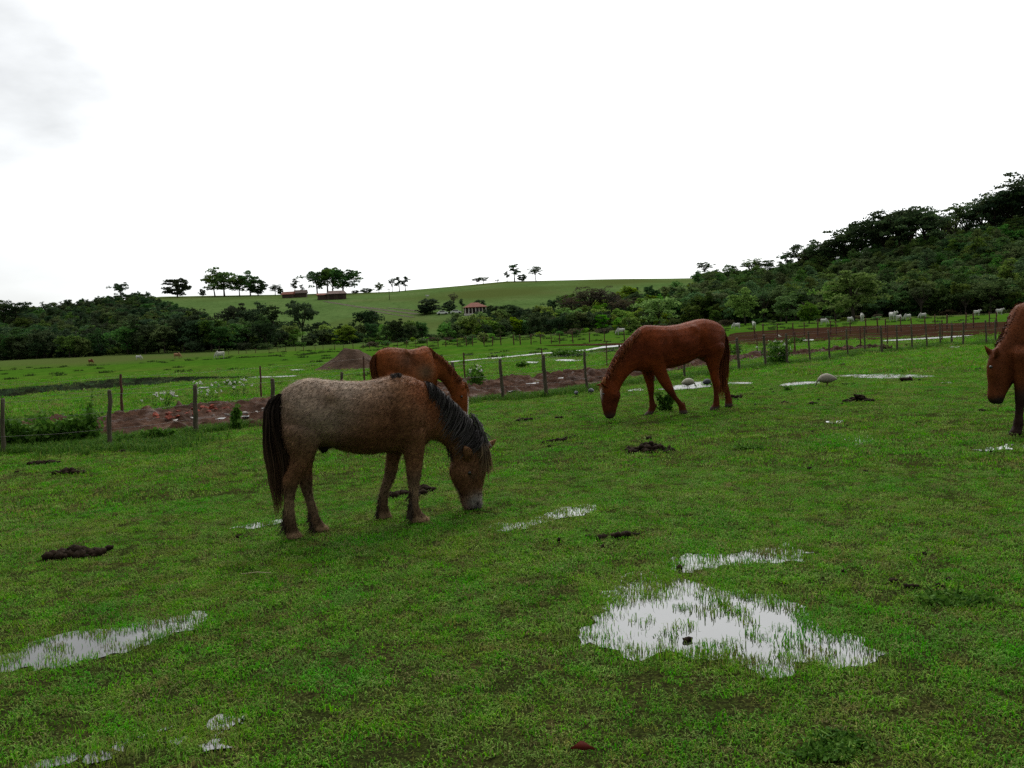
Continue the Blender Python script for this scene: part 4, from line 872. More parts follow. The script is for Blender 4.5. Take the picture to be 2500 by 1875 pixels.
# ------------------------------------------------------------------ cattle
def cow_mesh(pose):
    q = MB(); y = (0, 1, 0)
    q.loft(smooth_st([((-.80, 0, 1.24), (-.78, 0, .95), .14, y), ((-.70, 0, 1.36), (-.66, 0, .72), .22, y), ((-.35, 0, 1.36), (-.35, 0, .60), .29, y), ((0, 0, 1.33), (0, 0, .58), .31, y), ((.30, 0, 1.36), (.30, 0, .62), .27, y), ((.45, 0, 1.55), (.48, 0, .62), .21, y), ((.58, 0, 1.46), (.66, 0, .66), .18, y), ((.72, 0, 1.30), (.76, 0, .80), .13, y)]), n=12)
    if pose == 0: hd = [((.62, 0, 1.38), (.72, 0, .78), .13, y), ((.86, 0, 1.15), (.78, 0, .70), .11, y), ((1.02, 0, .85), (.84, 0, .60), .09, y), ((1.10, 0, .66), (.92, 0, .48), .10, y), ((1.14, 0, .42), (1.0, 0, .34), .075, y), ((1.14, 0, .22), (1.04, 0, .2), .055, y)]
    else: hd = [((.62, 0, 1.42), (.72, 0, .85), .13, y), ((.88, 0, 1.48), (.86, 0, 1.05), .11, y), ((1.04, 0, 1.55), (1.0, 0, 1.22), .10, y), ((1.18, 0, 1.50), (1.10, 0, 1.22), .09, y), ((1.32, 0, 1.34), (1.24, 0, 1.16), .07, y), ((1.38, 0, 1.24), (1.30, 0, 1.12), .05, y)]
    q.loft(smooth_st(hd), n=10)
    for x, sx in ((-.62, -.05), (.5, .06)):
        for sg in (-1, 1):
            q.loft([((x+.11, sg*.15, .85), (x-.13, sg*.15, .85), .07, y), ((x+.07+sx*sg, sg*.15, .5), (x-.07+sx*sg, sg*.15, .5), .05, y), ((x+.05+sx*sg, sg*.15, .25), (x-.05+sx*sg, sg*.15, .25), .04, y), ((x+.06+sx*sg, sg*.15, 0), (x-.06+sx*sg, sg*.15, 0), .05, y)], n=8)
    e = hd[2] if pose == 0 else hd[3]; ex = e[0]
    for sg in (-1, 1): q.loft([((ex[0]-.02, sg*.08, ex[2]), (ex[0]-.06, sg*.08, ex[2]-.09), .02, (1, 0, 0)), ((ex[0]-.03, sg*.26, ex[2]-.03), (ex[0]-.06, sg*.26, ex[2]-.1), .012, (1, 0, 0))], n=6)
    q.tube([(-.80, 0, 1.2), (-.86, 0, .95), (-.86, 0, .5), (-.85, 0, .38)], [.03, .022, .02, .035], 6)
    return fuse(q, .035, 3)
COW = {}
def cow(u, v, wpx, yaw, pose, tint, label, grp=None, patch=None):
    p = hit(u, v); k = wpx/pxm(p)/(2.05*max(.35, abs(math.cos(yaw)))); k = max(.7, min(1.05, k))
    key = (pose, tint)
    if key not in COW:
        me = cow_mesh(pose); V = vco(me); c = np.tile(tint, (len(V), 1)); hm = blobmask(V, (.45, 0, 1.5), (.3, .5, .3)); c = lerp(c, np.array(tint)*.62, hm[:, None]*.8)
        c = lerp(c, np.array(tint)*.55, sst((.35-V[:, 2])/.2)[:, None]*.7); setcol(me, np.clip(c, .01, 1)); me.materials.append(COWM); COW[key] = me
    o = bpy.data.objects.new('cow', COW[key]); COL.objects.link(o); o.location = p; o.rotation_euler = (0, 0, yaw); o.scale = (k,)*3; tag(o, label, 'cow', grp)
WH = (.52, .51, .47); PI = math.pi
lw = 'white cow grazing on the green strip below the wooded hill'; gw = 'white cattle below the wooded hill'
for u, v, w_, ya, po in [(2012,793,22,.1,0),(2076,787,18,.3,0),(2105,785,10,1.3,1),(2180,783,11,-1.4,1),(2195,784,12,.5,0),(2216,781,18,PI+.1,0),(2253,778,18,PI-.2,0),(2385,771,18,.1,1),(2440,769,22,.1,1)]: cow(u, v, w_, ya, po, WH, lw, gw)
cow(1516,818,18,PI-.1,0,WH,'white cow grazing alone before the brush beyond the back of the chestnut')
cow(1798,804,16,PI,0,WH,'white cow grazing at the forest foot just above the rump of the chestnut')
cow(1841,803,9,1.5,1,WH,'white cow seen end-on at the forest foot near the chestnut rump')
cow(222,889,15,-.4,0,(.17,.055,.025),'red brown cow grazing in the low meadow past the pond')
cow(339,879,15,.2,0,WH,'small white calf grazing between a red cow and a tan cow')
cow(433,876,21,-.1,0,(.30,.16,.08),'tan cow grazing in the low meadow past the pond')
cow(538,877,29,PI,0,(.55,.53,.46),'large pale grey cow grazing before the far fence')
cow(293,861,8,0,1,WH,'white cow half hidden at the edge of the dark thicket')
cow(1044,727,10,PI,1,WH,'white cow standing alone high on the grassy hillside')

# ------------------------------------------------------------------ trees
def leafq(P, D, size, rng):
    n = len(P); a = rng.normal(size=(n, 3)); a /= np.linalg.norm(a, axis=1)[:, None]; nrm_ = .35*D+a; nrm_ /= np.linalg.norm(nrm_, axis=1)[:, None]+1e-9
    s = np.cross(nrm_, rng.normal(size=(n, 3))); s /= np.linalg.norm(s, axis=1)[:, None]+1e-9; t = np.cross(nrm_, s)
    k = (size*rng.uniform(.6, 1.35, n))[:, None]
    V = np.stack([P-s*k*.5, P-t*k*.38, P+s*k*.5, P+t*k*.38], 1).reshape(-1, 3)
    return V, np.arange(4*n).reshape(-1, 4)
def crown(rng, blobs, per, leaf):
    Ps, Ds = [], []
    for c, r in blobs:
        d = rng.normal(size=(per, 3)); d /= np.linalg.norm(d, axis=1)[:, None]; d[:, 2] = np.where(d[:, 2] < -.35, -d[:, 2]*.4, d[:, 2])
        rr = (rng.uniform(.55, 1.08, per))[:, None]
        Ps.append(np.asarray(c)+d*rr*np.asarray(r)); Ds.append(d+np.array([0, 0, .35]))
    return leafq(np.concatenate(Ps), np.concatenate(Ds), leaf, rng)
def limb_tree(rng, h, spread, base, kind):
    """trunk and limbs, returns MB, tips"""
    q = MB(); tips = []
    ht = h*base; lean = rng.normal(0, .03*h, 2)
    q.tube([(0, 0, -.3), (lean[0]*.3, lean[1]*.3, ht*.5), (lean[0]*.6, lean[1]*.6, ht), (lean[0], lean[1], h*.8)], [h*.03, h*.024, h*.02, h*.008], 7)
    nb = {'broad': 7, 'umbrella': 8, 'tall': 7, 'bare': 11, 'bush': 5, 'round': 6}[kind]
    for k in range(nb):
        a = 2*PI*k/nb+rng.normal(0, .3); zb = ht*(.75+.5*rng.random()) if kind != 'tall' else h*(.3+.5*k/nb)
        rad_ = spread*(.55+.45*rng.random())*(1 if kind != 'tall' else (1-.5*k/nb)); zt = h*(.72+.26*rng.random()) if kind != 'tall' else zb+h*.12
        p0 = np.array([lean[0]*.5, lean[1]*.5, zb]); p2 = np.array([math.cos(a)*rad_, math.sin(a)*rad_, zt]); p1 = (p0+p2)/2+np.array([0, 0, .07*h])+rng.normal(0, .03*h, 3)
        q.tube([p0, p1, p2], [h*.013, h*.009, h*.003], 5); tips.append(p2); tips.append(p1*.5+p2*.5)
        for _ in range(2 if kind != 'bare' else 4):
            e = p1*.5+p2*.5+rng.normal(0, spread*.25, 3)+np.array([0, 0, h*.05]); q.tube([p1, (p1+e)/2+rng.normal(0, .02*h, 3), e], [h*.007, h*.005, h*.002], 4); tips.append(e)
    return q, tips
def tree_kind(kind, seed):
    rng = np.random.default_rng(seed); 
    if kind == 'bush':
        q, tips = limb_tree(rng, 3.2, 1.5, .25, kind); bl = [(np.array([rng.normal(0, 1.0), rng.normal(0, 1.0), rng.uniform(.5, 2.3)]), np.array([.95, .95, .75])*rng.uniform(.6, 1.2)) for _ in range(16)]; V, F = crown(rng, bl, 75, .36); hh_ = 3.2
    elif kind == 'broad':
        q, tips = limb_tree(rng, 9, 3.2, .35, kind); bl = [(t+rng.normal(0, .4, 3), np.array([1.35, 1.35, .95])*rng.uniform(.55, 1.15)) for t in tips] + [(np.array([rng.normal(0, 1.9), rng.normal(0, 1.9), rng.uniform(2.2, 7)]), np.array([1.5, 1.5, 1.1])*rng.uniform(.6, 1.1)) for _ in range(18)]; V, F = crown(rng, bl, 66, .5)
    elif kind == 'round':
        q, tips = limb_tree(rng, 8, 3.2, .2, kind); bl = []
        for _ in range(60):
            d = rng.normal(size=3); d /= np.linalg.norm(d); bl.append((np.array([0, 0, 3.8])+d*np.array([3.7, 3.7, 3.5])*rng.uniform(.55, .95), np.array([1, 1, .8])*rng.uniform(.5, 1.1)))
        V, F = crown(rng, bl, 70, .52)
    elif kind == 'umbrella':
        q, tips = limb_tree(rng, 11, 4.4, .38, kind); bl = [(t+rng.normal(0, .4, 3), np.array([1.6, 1.6, .8])*rng.uniform(.6, 1.15)) for t in tips]+[(np.array([rng.normal(0, 2.6), rng.normal(0, 2.6), rng.uniform(4.4, 9.8)]), np.array([1.3, 1.3, .8])*rng.uniform(.5, 1.1)) for _ in range(20)]; V, F = crown(rng, bl, 64, .46)
    elif kind == 'tall':
        q, tips = limb_tree(rng, 12, 2.6, .3, kind); bl = [(t+rng.normal(0, .4, 3), np.array([1.25, 1.25, 1.1])*rng.uniform(.55, 1.2)) for t in tips]+[(np.array([rng.normal(0, .5), rng.normal(0, .5), 11.2]), np.array([1, 1, 1.1]))]; V, F = crown(rng, bl, 64, .5)
    else:
        q, tips = limb_tree(rng, 9, 3.6, .4, 'bare'); bl = [(t+rng.normal(0, .3, 3), np.array([.9, .9, .6])*rng.uniform(.4, 1)) for t in tips]; V, F = crown(rng, bl, 26, .34)
    return q, V, F
TREES = {}
for kind, seeds in (('bush', 3), ('broad', 4), ('round', 2), ('umbrella', 4), ('tall', 3), ('bare', 2)):
    TREES[kind] = [tree_kind(kind, 100+i*7+len(kind)) for i in range(seeds)]
THGT = dict(bush=3.1, broad=8.6, round=8.0, umbrella=10.6, tall=12.0, bare=9.0)
_tm = {}
def tree(u, v, hpx, kind, i, lm, label, grp=None, name='tree', wide=1.0, dist=None, base=None):
    """a tree whose foot stands on the ground seen at (u, v), hpx tall in the photograph"""
    p = hit(u, v) if base is None else np.asarray(base, float); k = hpx*1.12/pxm(p)/THGT[kind]; wide *= 1.25; i %= len(TREES[kind])
    key = (kind, i)
    if key not in _tm:
        q, V, F = TREES[kind][i]; a = q.build('trunk', BARK); b = mk('crown', V, F, None, smooth=False); _tm[key] = (a.data, b.data); bpy.data.objects.remove(a); bpy.data.objects.remove(b)
    if (key, lm.name) not in _tm: c = _tm[key][1].copy(); c.materials.clear(); c.materials.append(lm); _tm[(key, lm.name)] = c
    r = empty(name, p, random.uniform(0, 6.28)); r.scale = (k*wide, k*wide, k); tag(r, label, 'bush' if kind == 'bush' else 'tree', grp)
    for nm, me in (('trunk', _tm[key][0]), ('crown', _tm[(key, lm.name)])):
        o = bpy.data.objects.new(nm, me); COL.objects.link(o); o.parent = r
    return r
# skyline of the grassy hill
def sky_base(u):                                       # the highest ground along this column of the picture
    v0, v1 = 500.0, 840.0
    for _ in range(22):
        m = (v0+v1)/2; d = rays(u, m); t = np.geomspace(100, 900, 1500); P = CAM+t[:, None]*d
        if (P[:, 2] < H(P[:, 0], P[:, 1])).any(): v1 = m
        else: v0 = m
    return v1+.6
def ridge(u, hpx, kind, i, lm, label, wide=1.0, dv=0, **k): return tree(u, sky_base(u)+dv, hpx, kind, i, lm, label, wide=wide, **k)
ridge(295, 34, 'broad', 0, LEAF_D, 'single leafy tree rising above the left thicket on the hill shoulder', .8)
ridge(433, 46, 'round', 0, LEAF_D, 'round dense dark tree standing alone on the hill crest', 1.1, 2)
for u, h_, kd, i, lb, wd in [(494,18,'round',1,'small dark round tree at the end of the crest tree row',.8),(525,44,'broad',2,'wide spreading tree with open crown in the crest tree row',1.0),(548,50,'broad',1,'tallest spreading tree of the crest tree row',1.15),(585,40,'broad',3,'thin crowned tree in the middle of the crest tree row',.9),(612,42,'broad',1,'leafy tree near the dense end of the crest tree row',1.0),(630,38,'round',0,'dense leafy round tree at the other end of the crest tree row',1.0),(672,20,'umbrella',3,'low spreading tree on the crest near the red roofed shed',1.2),(684,18,'round',1,'low dark round tree behind the low spreading tree on the crest',.8),(721,34,'tall',0,'slim dark tree on the crest above the red roofed shed',.8),(738,22,'tall',1,'shorter slim dark tree beside the red roofed shed',.9),(775,48,'broad',0,'open crowned tree at the end of the barn grove',.9),(800,54,'tall',2,'tallest dark tree of the grove behind the barn',1.1),(812,50,'broad',2,'broad leafy tree just behind the barn',1.0),(838,50,'broad',3,'wide green tree over the end of the barn',1.2),(868,8,'round',0,'tiny dark bush on the crest past the barn',2.0),(895,12,'round',1,'low dark bush on the crest past the barn',2.0),(925,18,'broad',1,'small dark tree between crest bushes and power pole',1.0),(958,28,'bare',0,'thin bare tree beside the power pole',.6),(975,32,'tall',1,'slim tree of the crest pair past the power pole',1.0),(990,30,'tall',2,'second slim tree of the crest pair past the power pole',1.0),(1165,14,'umbrella',2,'low flat crowned tree on the crest above the farmhouse',1.5),(1180,14,'umbrella',3,'low flat crowned tree beside its twin above the farmhouse',1.5),(1215,7,'bare',1,'tiny bare shrub on the crest',1.6),(1238,22,'tall',0,'small tree at the foot of the tallest crest tree on the bare hill',1.1),(1257,38,'tall',1,'tallest dark tree on the bare stretch of crest',1.2),(1275,18,'round',0,'dark bush right beside the tallest tree on the bare crest',1.1),(1309,30,'umbrella',0,'lone flat topped tree on the bare crest',.9),(1720,34,'umbrella',1,'palm like tuft tree where the crest meets the wood',.8),(1745,16,'bare',0,'spindly bare tree where the crest meets the wood',.9),(1790,24,'tall',2,'dark narrow tree where the crest meets the wood',.8)]:
    ridge(u, h_, kd, i, LEAF_D if kd != 'broad' else LEAF, lb, wd, 1)
# trees that stand out in the hedgerow at the foot of the hill
for u, v, h_, kd, i, lm, lb, wd in [(575,832,72,'broad',0,LEAF_D,'dark leafy tree standing up out of the left hedgerow end',.75),(620,832,66,'broad',1,LEAF_D,'dark round headed tree next along the left hedgerow',.85),(670,838,78,'tall',0,LEAF_D,'narrow dark tree in the left hedgerow',1.1),(738,838,80,'broad',2,LEAF_D,'tall open tree standing high above the left hedgerow',.75),(785,835,50,'round',0,LEAF_D,'dark bush on the slope beside the tall hedgerow tree',.8),(900,832,62,'broad',3,LEAF_D,'dark domed tree in the hedgerow above the earth heap',.9),(862,828,34,'round',1,LEAF_D,'small dark tree beside the dark domed hedgerow tree',.8),(1180,838,26,'round',1,LEAF_B,'small bright round tree in front of the hedgerow',.9),(1222,836,30,'tall',1,LEAF,'slim young tree in front of the hedgerow',1.0),
        (1050,765,36,'round',0,LEAF_D,'dark rounded tree at the near end of the farmhouse garden',1.2),(1036,768,22,'round',1,LEAF_D,'dark bush at the near end of the farmhouse garden',1.5),(1098,763,28,'round',1,LEAF_D,'dark garden tree next to the white vehicles',1.1),(1128,760,26,'tall',0,LEAF_D,'narrow dark tree between the white vehicles and farmhouse',.9),(1172,750,18,'round',0,LEAF_D,'dark tree behind the farmhouse roof',1.3),(1108,752,30,'bare',1,LEAF_R,'bare thin tree in the farmhouse garden',.7),(1198,764,18,'round',1,LEAF_D,'clipped dark shrub past the farmhouse porch',1.1),(1216,764,17,'round',0,LEAF_D,'second dark shrub past the farmhouse porch',1.1),(1232,764,18,'round',1,LEAF_D,'last dark shrub past the farmhouse porch',1.0),
        (1440,780,66,'bare',0,LEAF_R,'brownish half bare tree amid the brush on the slope',1.3),(1480,780,60,'bare',1,LEAF_R,'second brownish half bare tree amid the brush',1.3),(1400,785,52,'bare',1,LEAF_R,'third brownish half bare tree amid the brush',1.3),(1525,790,50,'bare',0,LEAF_R,'fourth brownish half bare tree amid the brush',1.3),
        (2085,782,92,'broad',2,LEAF_B,'large bright green tree standing out of the wooded hill foot',1.15),(2040,783,80,'broad',0,LEAF_B,'bright green tree joined to the large one on the hill foot',.7),(1975,790,50,'round',1,LEAF_B,'small vivid green tree at the wood edge',.9),(1610,801,62,'broad',3,LEAF_B,'light green broad tree in the brush above the chestnut back',1.2),(1820,793,62,'broad',1,LEAF_B,'yellow green tree low in the wood right above the chestnut rump',1.0),(1920,789,54,'broad',2,LEAF,'leafy mid green tree low in the wood',1.0),(1540,812,38,'round',0,LEAF_B,'bright low tree just above the withers of the chestnut',1.1)]:
    tree(u, v, h_, kd, i, lm, lb, wide=wd)
# tall open trees along the top of the wooded hill
for j, (u, h_, kd) in enumerate([(1835,46,'bare'),(1862,44,'umbrella'),(1885,36,'tall'),(1905,40,'tall'),(1925,58,'tall'),(1950,72,'tall'),(1985,66,'bare'),(2005,70,'umbrella'),(2030,66,'umbrella'),(2065,74,'umbrella'),(2100,84,'umbrella'),(2135,86,'umbrella'),(2165,100,'umbrella'),(2195,104,'umbrella'),(2225,104,'umbrella'),(2262,92,'umbrella'),(2300,74,'bare'),(2330,92,'bare'),(2362,86,'bare'),(2395,84,'umbrella'),(2425,96,'bare'),(2455,104,'umbrella'),(2480,110,'umbrella'),(2510,118,'umbrella'),(2550,116,'umbrella')]):
    tree(u, sky_base(u)+14, h_, kd, j, LEAF_D if kd != 'bare' else LEAF, {'umbrella': 'flat crowned tree with open branches on top of the wooded hill', 'bare': 'thin twiggy tree poking above the top of the wooded hill', 'tall': 'narrow vine clad tree on the low shoulder of the wooded hill'}[kd], {'umbrella': 'flat crowned trees on the wooded hilltop', 'bare': 'twiggy trees on the wooded hilltop', 'tall': 'narrow trees on the wooded hill shoulder'}[kd])
for u, h_ in ((-30, 56), (10, 58), (45, 56), (72, 34)): tree(u, 812, h_*1.15, 'umbrella', u, LEAF_D, 'wispy open crowned tree beyond the left end of the thicket', 'wispy trees beyond the thicket', wide=.8)

# the woods themselves: one mass each
def scatter(name, protos, P, idx, rot, scl, kind='stuff'):
    me = bpy.data.meshes.new(name); me.vertices.add(len(P)); me.vertices.foreach_set('co', np.asarray(P, float).ravel())
    for nm, ty, d, key in (('idx', 'INT', idx, 'value'), ('rot', 'FLOAT_VECTOR', rot, 'vector'), ('scl', 'FLOAT_VECTOR', scl, 'vector')):
        a = me.attributes.new(nm, ty, 'POINT'); a.data.foreach_set(key, np.ascontiguousarray(d, np.int32 if ty == 'INT' else np.float32).ravel())
    o = bpy.data.objects.new(name, me); COL.objects.link(o); tag(o, kind=kind)
    col_ = bpy.data.collections.new(name+'_kinds')
    for k, pr in enumerate(protos):
        pr.name = '%s_kind_%02d' % (name, k); COL.objects.unlink(pr) if pr.name in COL.objects else None; col_.objects.link(pr)
    ng = bpy.data.node_groups.new(name, 'GeometryNodeTree')
    ng.interface.new_socket('Geometry', in_out='INPUT', socket_type='NodeSocketGeometry'); ng.interface.new_socket('Geometry', in_out='OUTPUT', socket_type='NodeSocketGeometry')
    n = ng.nodes; gi = n.new('NodeGroupInput'); go = n.new('NodeGroupOutput'); ip = n.new('GeometryNodeInstanceOnPoints'); ci = n.new('GeometryNodeCollectionInfo')
    ci.inputs['Collection'].default_value = col_; ci.inputs['Separate Children'].default_value = True; ci.inputs['Reset Children'].default_value = True
    mp = n.new('GeometryNodeMeshToPoints'); ng.links.new(gi.outputs[0], mp.inputs['Mesh']); ng.links.new(mp.outputs[0], ip.inputs['Points'])
    ng.links.new(ci.outputs[0], ip.inputs['Instance']); ip.inputs['Pick Instance'].default_value = True
    def na(nm, ty): a = n.new('GeometryNodeInputNamedAttribute'); a.data_type = ty; a.inputs['Name'].default_value = nm; return a.outputs['Attribute']
    ng.links.new(na('idx', 'INT'), ip.inputs['Instance Index']); ng.links.new(na('scl', 'FLOAT_VECTOR'), ip.inputs['Scale'])
    er = n.new('FunctionNodeEulerToRotation'); ng.links.new(na('rot', 'FLOAT_VECTOR'), er.inputs[0]); ng.links.new(er.outputs[0], ip.inputs['Rotation'])
    ng.links.new(ip.outputs[0], go.inputs[0]); md = o.modifiers.new('scatter', 'NODES'); md.node_group = ng
    return o
def proto(kind, i, lm):
    q, V, F = TREES[kind][i]; n0 = len(q.V); 
    return mk('proto', np.concatenate([np.array(q.V), V]), list(q.F)+[tuple(f+n0) for f in F], None, smooth=False, mats=[BARK, lm], fm=[0]*len(q.F)+[1]*len(F))
def wood(name, region, n, lms, kinds, smin, smax, seed, dens=None):
    rng = np.random.default_rng(seed); (x0, x1), (y0, y1) = region
    P = np.stack([rng.uniform(x0, x1, n), rng.uniform(y0, y1, n)], 1)
    keep = dens(P[:, 0], P[:, 1]) > rng.random(n); P = P[keep]; m = len(P)
    pr = [proto(k, i, lm) for k, i in kinds for lm in lms]
    s = rng.uniform(smin, smax, m)*(0.75+.6*fbm(P[:, 0], P[:, 1], .06, 2, seed))*(np.interp(P[:, 1], [230, 330, 420], [1, .75, .42]) if name == 'left_thicket' else np.interp(P[:, 1], [340, 352], [1, .36]) if name == 'hill_forest' else 1)
    scatter(name, pr, np.stack([P[:, 0], P[:, 1], H(P[:, 0], P[:, 1])-.3], 1), rng.integers(0, len(pr), m), np.stack([np.zeros(m), np.zeros(m), rng.uniform(0, 6.28, m)], 1), np.stack([s*rng.uniform(.85, 1.3, m), s*rng.uniform(.85, 1.3, m), s], 1))
def u_of(x, y):                                        # picture column of a ground point, used to follow the edges of the woods
    return 1250+x/np.maximum(y, 1)*2080
d_right = lambda x, y: (y > np.interp(u_of(x, y), [1500, 1800, 2100, 2500, 3200], [215, 200, 190, 176, 165])+6*vn(x, y, .05))*sst((u_of(x, y)-np.interp(y, [190, 240, 300, 400, 560], [1560, 1640, 1700, 1690, 1690]))/60)*((y < 350) | ((y < 560) & (u_of(x, y) < 2000)))*np.where((y > 282) & (y < 350) & (u_of(x, y) > 1950), .22, 1)
wood('hill_forest', ((40, 330), (160, 560)), 15000, [LEAF], [('broad', 0), ('broad', 1), ('broad', 2), ('broad', 3), ('tall', 0), ('bush', 0), ('bush', 1), ('round', 0), ('bare', 0)], .46, .82, 21, d_right)
d_left = lambda x, y: (y > 205+8*vn(x, y, .05))*sst((np.interp(y, [205, 245, 300, 420, 520], [760, 640, 520, 420, 385])-u_of(x, y))/70)*(y < 530)*(u_of(x, y) > -300)
wood('left_thicket', ((-330, -30), (195, 530)), 8000, [LEAF_D, LEAF], [('broad', 0), ('broad', 1), ('broad', 3), ('bush', 0), ('bush', 2), ('round', 1)], .45, .85, 22, d_left)
hedge_far = lambda u: np.interp(u, [600, 850, 1000, 1200, 1400, 1600, 1700], [236, 234, 242, 252, 300, 335, 330])
d_mid = lambda x, y: (y > 212+6*vn(x, y, .06))*(y < hedge_far(u_of(x, y))+10*vn(x, y, .08))*(u_of(x, y) > 620)*(u_of(x, y) < 1760)*(.35+.65*(fbm(x, y, .09, 2) > .42))
wood('hedgerow', ((-80, 90), (205, 345)), 2600, [LEAF, LEAF_D, LEAF_B], [('bush', 0), ('bush', 1), ('bush', 2), ('broad', 2), ('round', 1), ('broad', 0)], .34, .62, 23, d_mid)
d_scr = lambda x, y: (y > 178)*(y < 216)*(u_of(x, y) > 900)*(u_of(x, y) < 2600)*.5
wood('field_edge_scrub', ((-60, 140), (175, 220)), 500, [LEAF, LEAF_R, LEAF_B], [('bush', 0), ('bush', 1), ('bush', 2)], .22, .5, 24, d_scr)

# ------------------------------------------------------------------ farm buildings on the hill
def gable(b, L_, W_, h, rise, over=.4, hip=0.0, thick=.14):
    x, y = L_/2+over, W_/2+over; r = L_/2+over-hip
    b.add([(-x, -y, h), (x, -y, h), (x, y, h), (-x, y, h), (-r, 0, h+rise), (r, 0, h+rise), (-x, -y, h-thick), (x, -y, h-thick), (x, y, h-thick), (-x, y, h-thick)],
          [(0, 1, 5, 4), (2, 3, 4, 5), (1, 2, 5), (3, 0, 4), (0, 6, 7, 1), (1, 7, 8, 2), (2, 8, 9, 3), (3, 9, 6, 0), (6, 9, 8, 7)])
p = hit(1160, 766); k = 1/pxm(p); Wd = 50*k
r = empty('farmhouse', p, .12); tag(r, 'low farmhouse with red tiled hip roof and white porch pillars', 'house')
q = MB(); q.box((-Wd/2, -.5, -1), (Wd/2, 4.5, 2.25)); q.build('wall', WALL_D, r, False)
q = MB(); q.box((-Wd/2-.3, -3.4, -1.2), (Wd/2+.3, -.5, .12)); q.build('porch_floor', WALL, r, False)
q = MB(); gable(q, Wd, 8.0, 2.3, 1.7, .5, 3.0); o = q.build('roof', ROOF, r, False); o.location = (0, .6, 0)
for j in range(7):
    q = MB(); x = -Wd/2+Wd*j/6; q.box((x-.16, -3.2, .1), (x+.16, -2.9, 2.2)); q.build('pillar', WALL, r, False)
for j in (-.3, .05, .32):
    q = MB(); q.box((Wd*j-.5, -.58, .9), (Wd*j+.5, -.48, 2.0)); q.build('window', GLASS, r, False)
u0 = 802
p = hit(u0+20, sky_base(u0+20)+13); k = 1/pxm(p)
r = empty('barn', p, .18); tag(r, 'long dark barn with weathered pale roof on the hill crest', 'barn'); Wd = 46*k
q = MB(); q.box((-Wd/2, -3, -1), (Wd/2, 3, 2.3)); q.build('wall', WALL_D, r, False)
q = MB(); gable(q, Wd, 6.4, 2.3, 1.6, .5, 1.4); q.build('roof', ROOF_G, r, False)
q = MB(); q.box((-Wd/2-4.2, -2.6, -1), (-Wd/2-.1, 2.4, 2.0)); w1 = q.build('lean_to', WALL_D, r, False)
q = MB(); gable(q, 4.4, 5.4, 2.0, .9, .3); o = q.build('roof', ROOF, w1, False); o.location = (-Wd/2-2.2, 0, .05)
for j in (-.25, .2): q = MB(); q.box((Wd*j-1, -3.08, -.2), (Wd*j+1, -2.98, 1.9)); q.build('door', mat('barn_door', lambda: prin((.05, .03, .025), .9)), r, False)
p = hit(705, sky_base(705)+8); k = 1/pxm(p)
r = empty('shed', p, -.1); tag(r, 'small shed with pinkish red roof on the hill crest', 'shed'); Wd = 26*k
q = MB(); q.box((-Wd/2, -2, -1), (Wd/2, 2, 1.7)); q.build('wall', WALL_D, r, False)
q = MB(); gable(q, Wd, 4.4, 1.7, 1.4, .4); q.build('roof', ROOF, r, False)
p = hit(735, sky_base(735)+7); k = 1/pxm(p)
r = empty('shed', p, .1); tag(r, 'dark roofed shed between the pink roofed shed and the barn', 'shed'); Wd = 28*k
q = MB(); q.box((-Wd/2, -2, -1), (Wd/2, 2, 2.0)); q.build('wall', WALL_D, r, False)
q = MB(); gable(q, Wd, 4.4, 2.0, 1.6, .4); q.build('roof', WALL_D, r, False)
p = hit(951, 732); h_ = 28/pxm(p); r = empty('power_pole', p); tag(r, 'slim wooden power pole standing on the grassy slope', 'power pole')
q = MB(); q.tube([(0, 0, -.3), (0, 0, h_)], [.16, .11], 8); q.build('pole', BARK, r); q = MB(); q.box((-.9, -.06, h_*.9), (.9, .06, h_*.9+.14)); q.build('crossarm', BARK, r, False)
def car(u, v, lb, yaw):
    p = hit(u, v); r = empty('parked_car', p, yaw); tag(r, lb, 'car')
    prof = [(-2.0, .35), (-2.05, .8), (-1.5, .95), (-.9, 1.42), (.6, 1.42), (1.2, .98), (2.0, .85), (2.05, .35)]
    q = MB(); V = [(x, -.82, z) for x, z in prof]+[(x, .82, z) for x, z in prof]; n = len(prof)
    q.add(V, [tuple(range(n)), tuple(range(2*n-1, n-1, -1))]+[(i, i+n, (i+1) % n+n, (i+1) % n) for i in range(n)]); q.build('body', CARP, r, False)
    for s in (-1, 1): q = MB(); q.add([(-1.3, s*.83, .98), (-.85, s*.83, 1.34), (.55, s*.83, 1.34), (1.0, s*.83, .98)], [(0, 1, 2, 3)]); q.build('window', GLASS, r, False)
    for x in (-1.25, 1.3):
        for s in (-1, 1): q = MB(); q.tube([(x, s*.70, .32), (x, s*.86, .32)], [.32, .32], 12); q.build('wheel', RUB, r)
car(1080, 768, 'white car parked below the garden trees away from the farmhouse', .2); car(1113, 766, 'white car parked close beside the farmhouse', .1)
# worn tracks across the hillside
def ribbon(name, px, wid, m, dz=.06):
    P = gpoly(px); P = along(P, 60); d = np.gradient(P, axis=0); d /= np.linalg.norm(d, axis=1)[:, None]; s = np.stack([-d[:, 1], d[:, 0]], 1)
    w_ = wid*(.6+.8*fbm(P[:, 0], P[:, 1], .3, 3))[:, None]; Lft, Rgt = P+s*w_, P-s*w_
    V = [(x, y, float(H(x, y))+dz) for a, b in zip(Lft, Rgt) for x, y in (a, b)]
    tag(mk(name, V, [(2*i, 2*i+1, 2*i+3, 2*i+2) for i in range(59)], m), kind='structure')
TRK = mat('worn_track', lambda: prin(ramp(noise(.4, 4, .6, pos()), [(.3, (.045, .042, .026)), (.7, (.085, .075, .042))]), .95, spec=.05))
ribbon('hill_path', [(793,736),(830,742),(900,752),(960,760),(1020,767)], 1.3, TRK); ribbon('hill_path', [(945,752),(1000,757),(1030,760)], .8, TRK); ribbon('hill_path', [(900,757),(960,768),(1010,775)], .7, TRK)

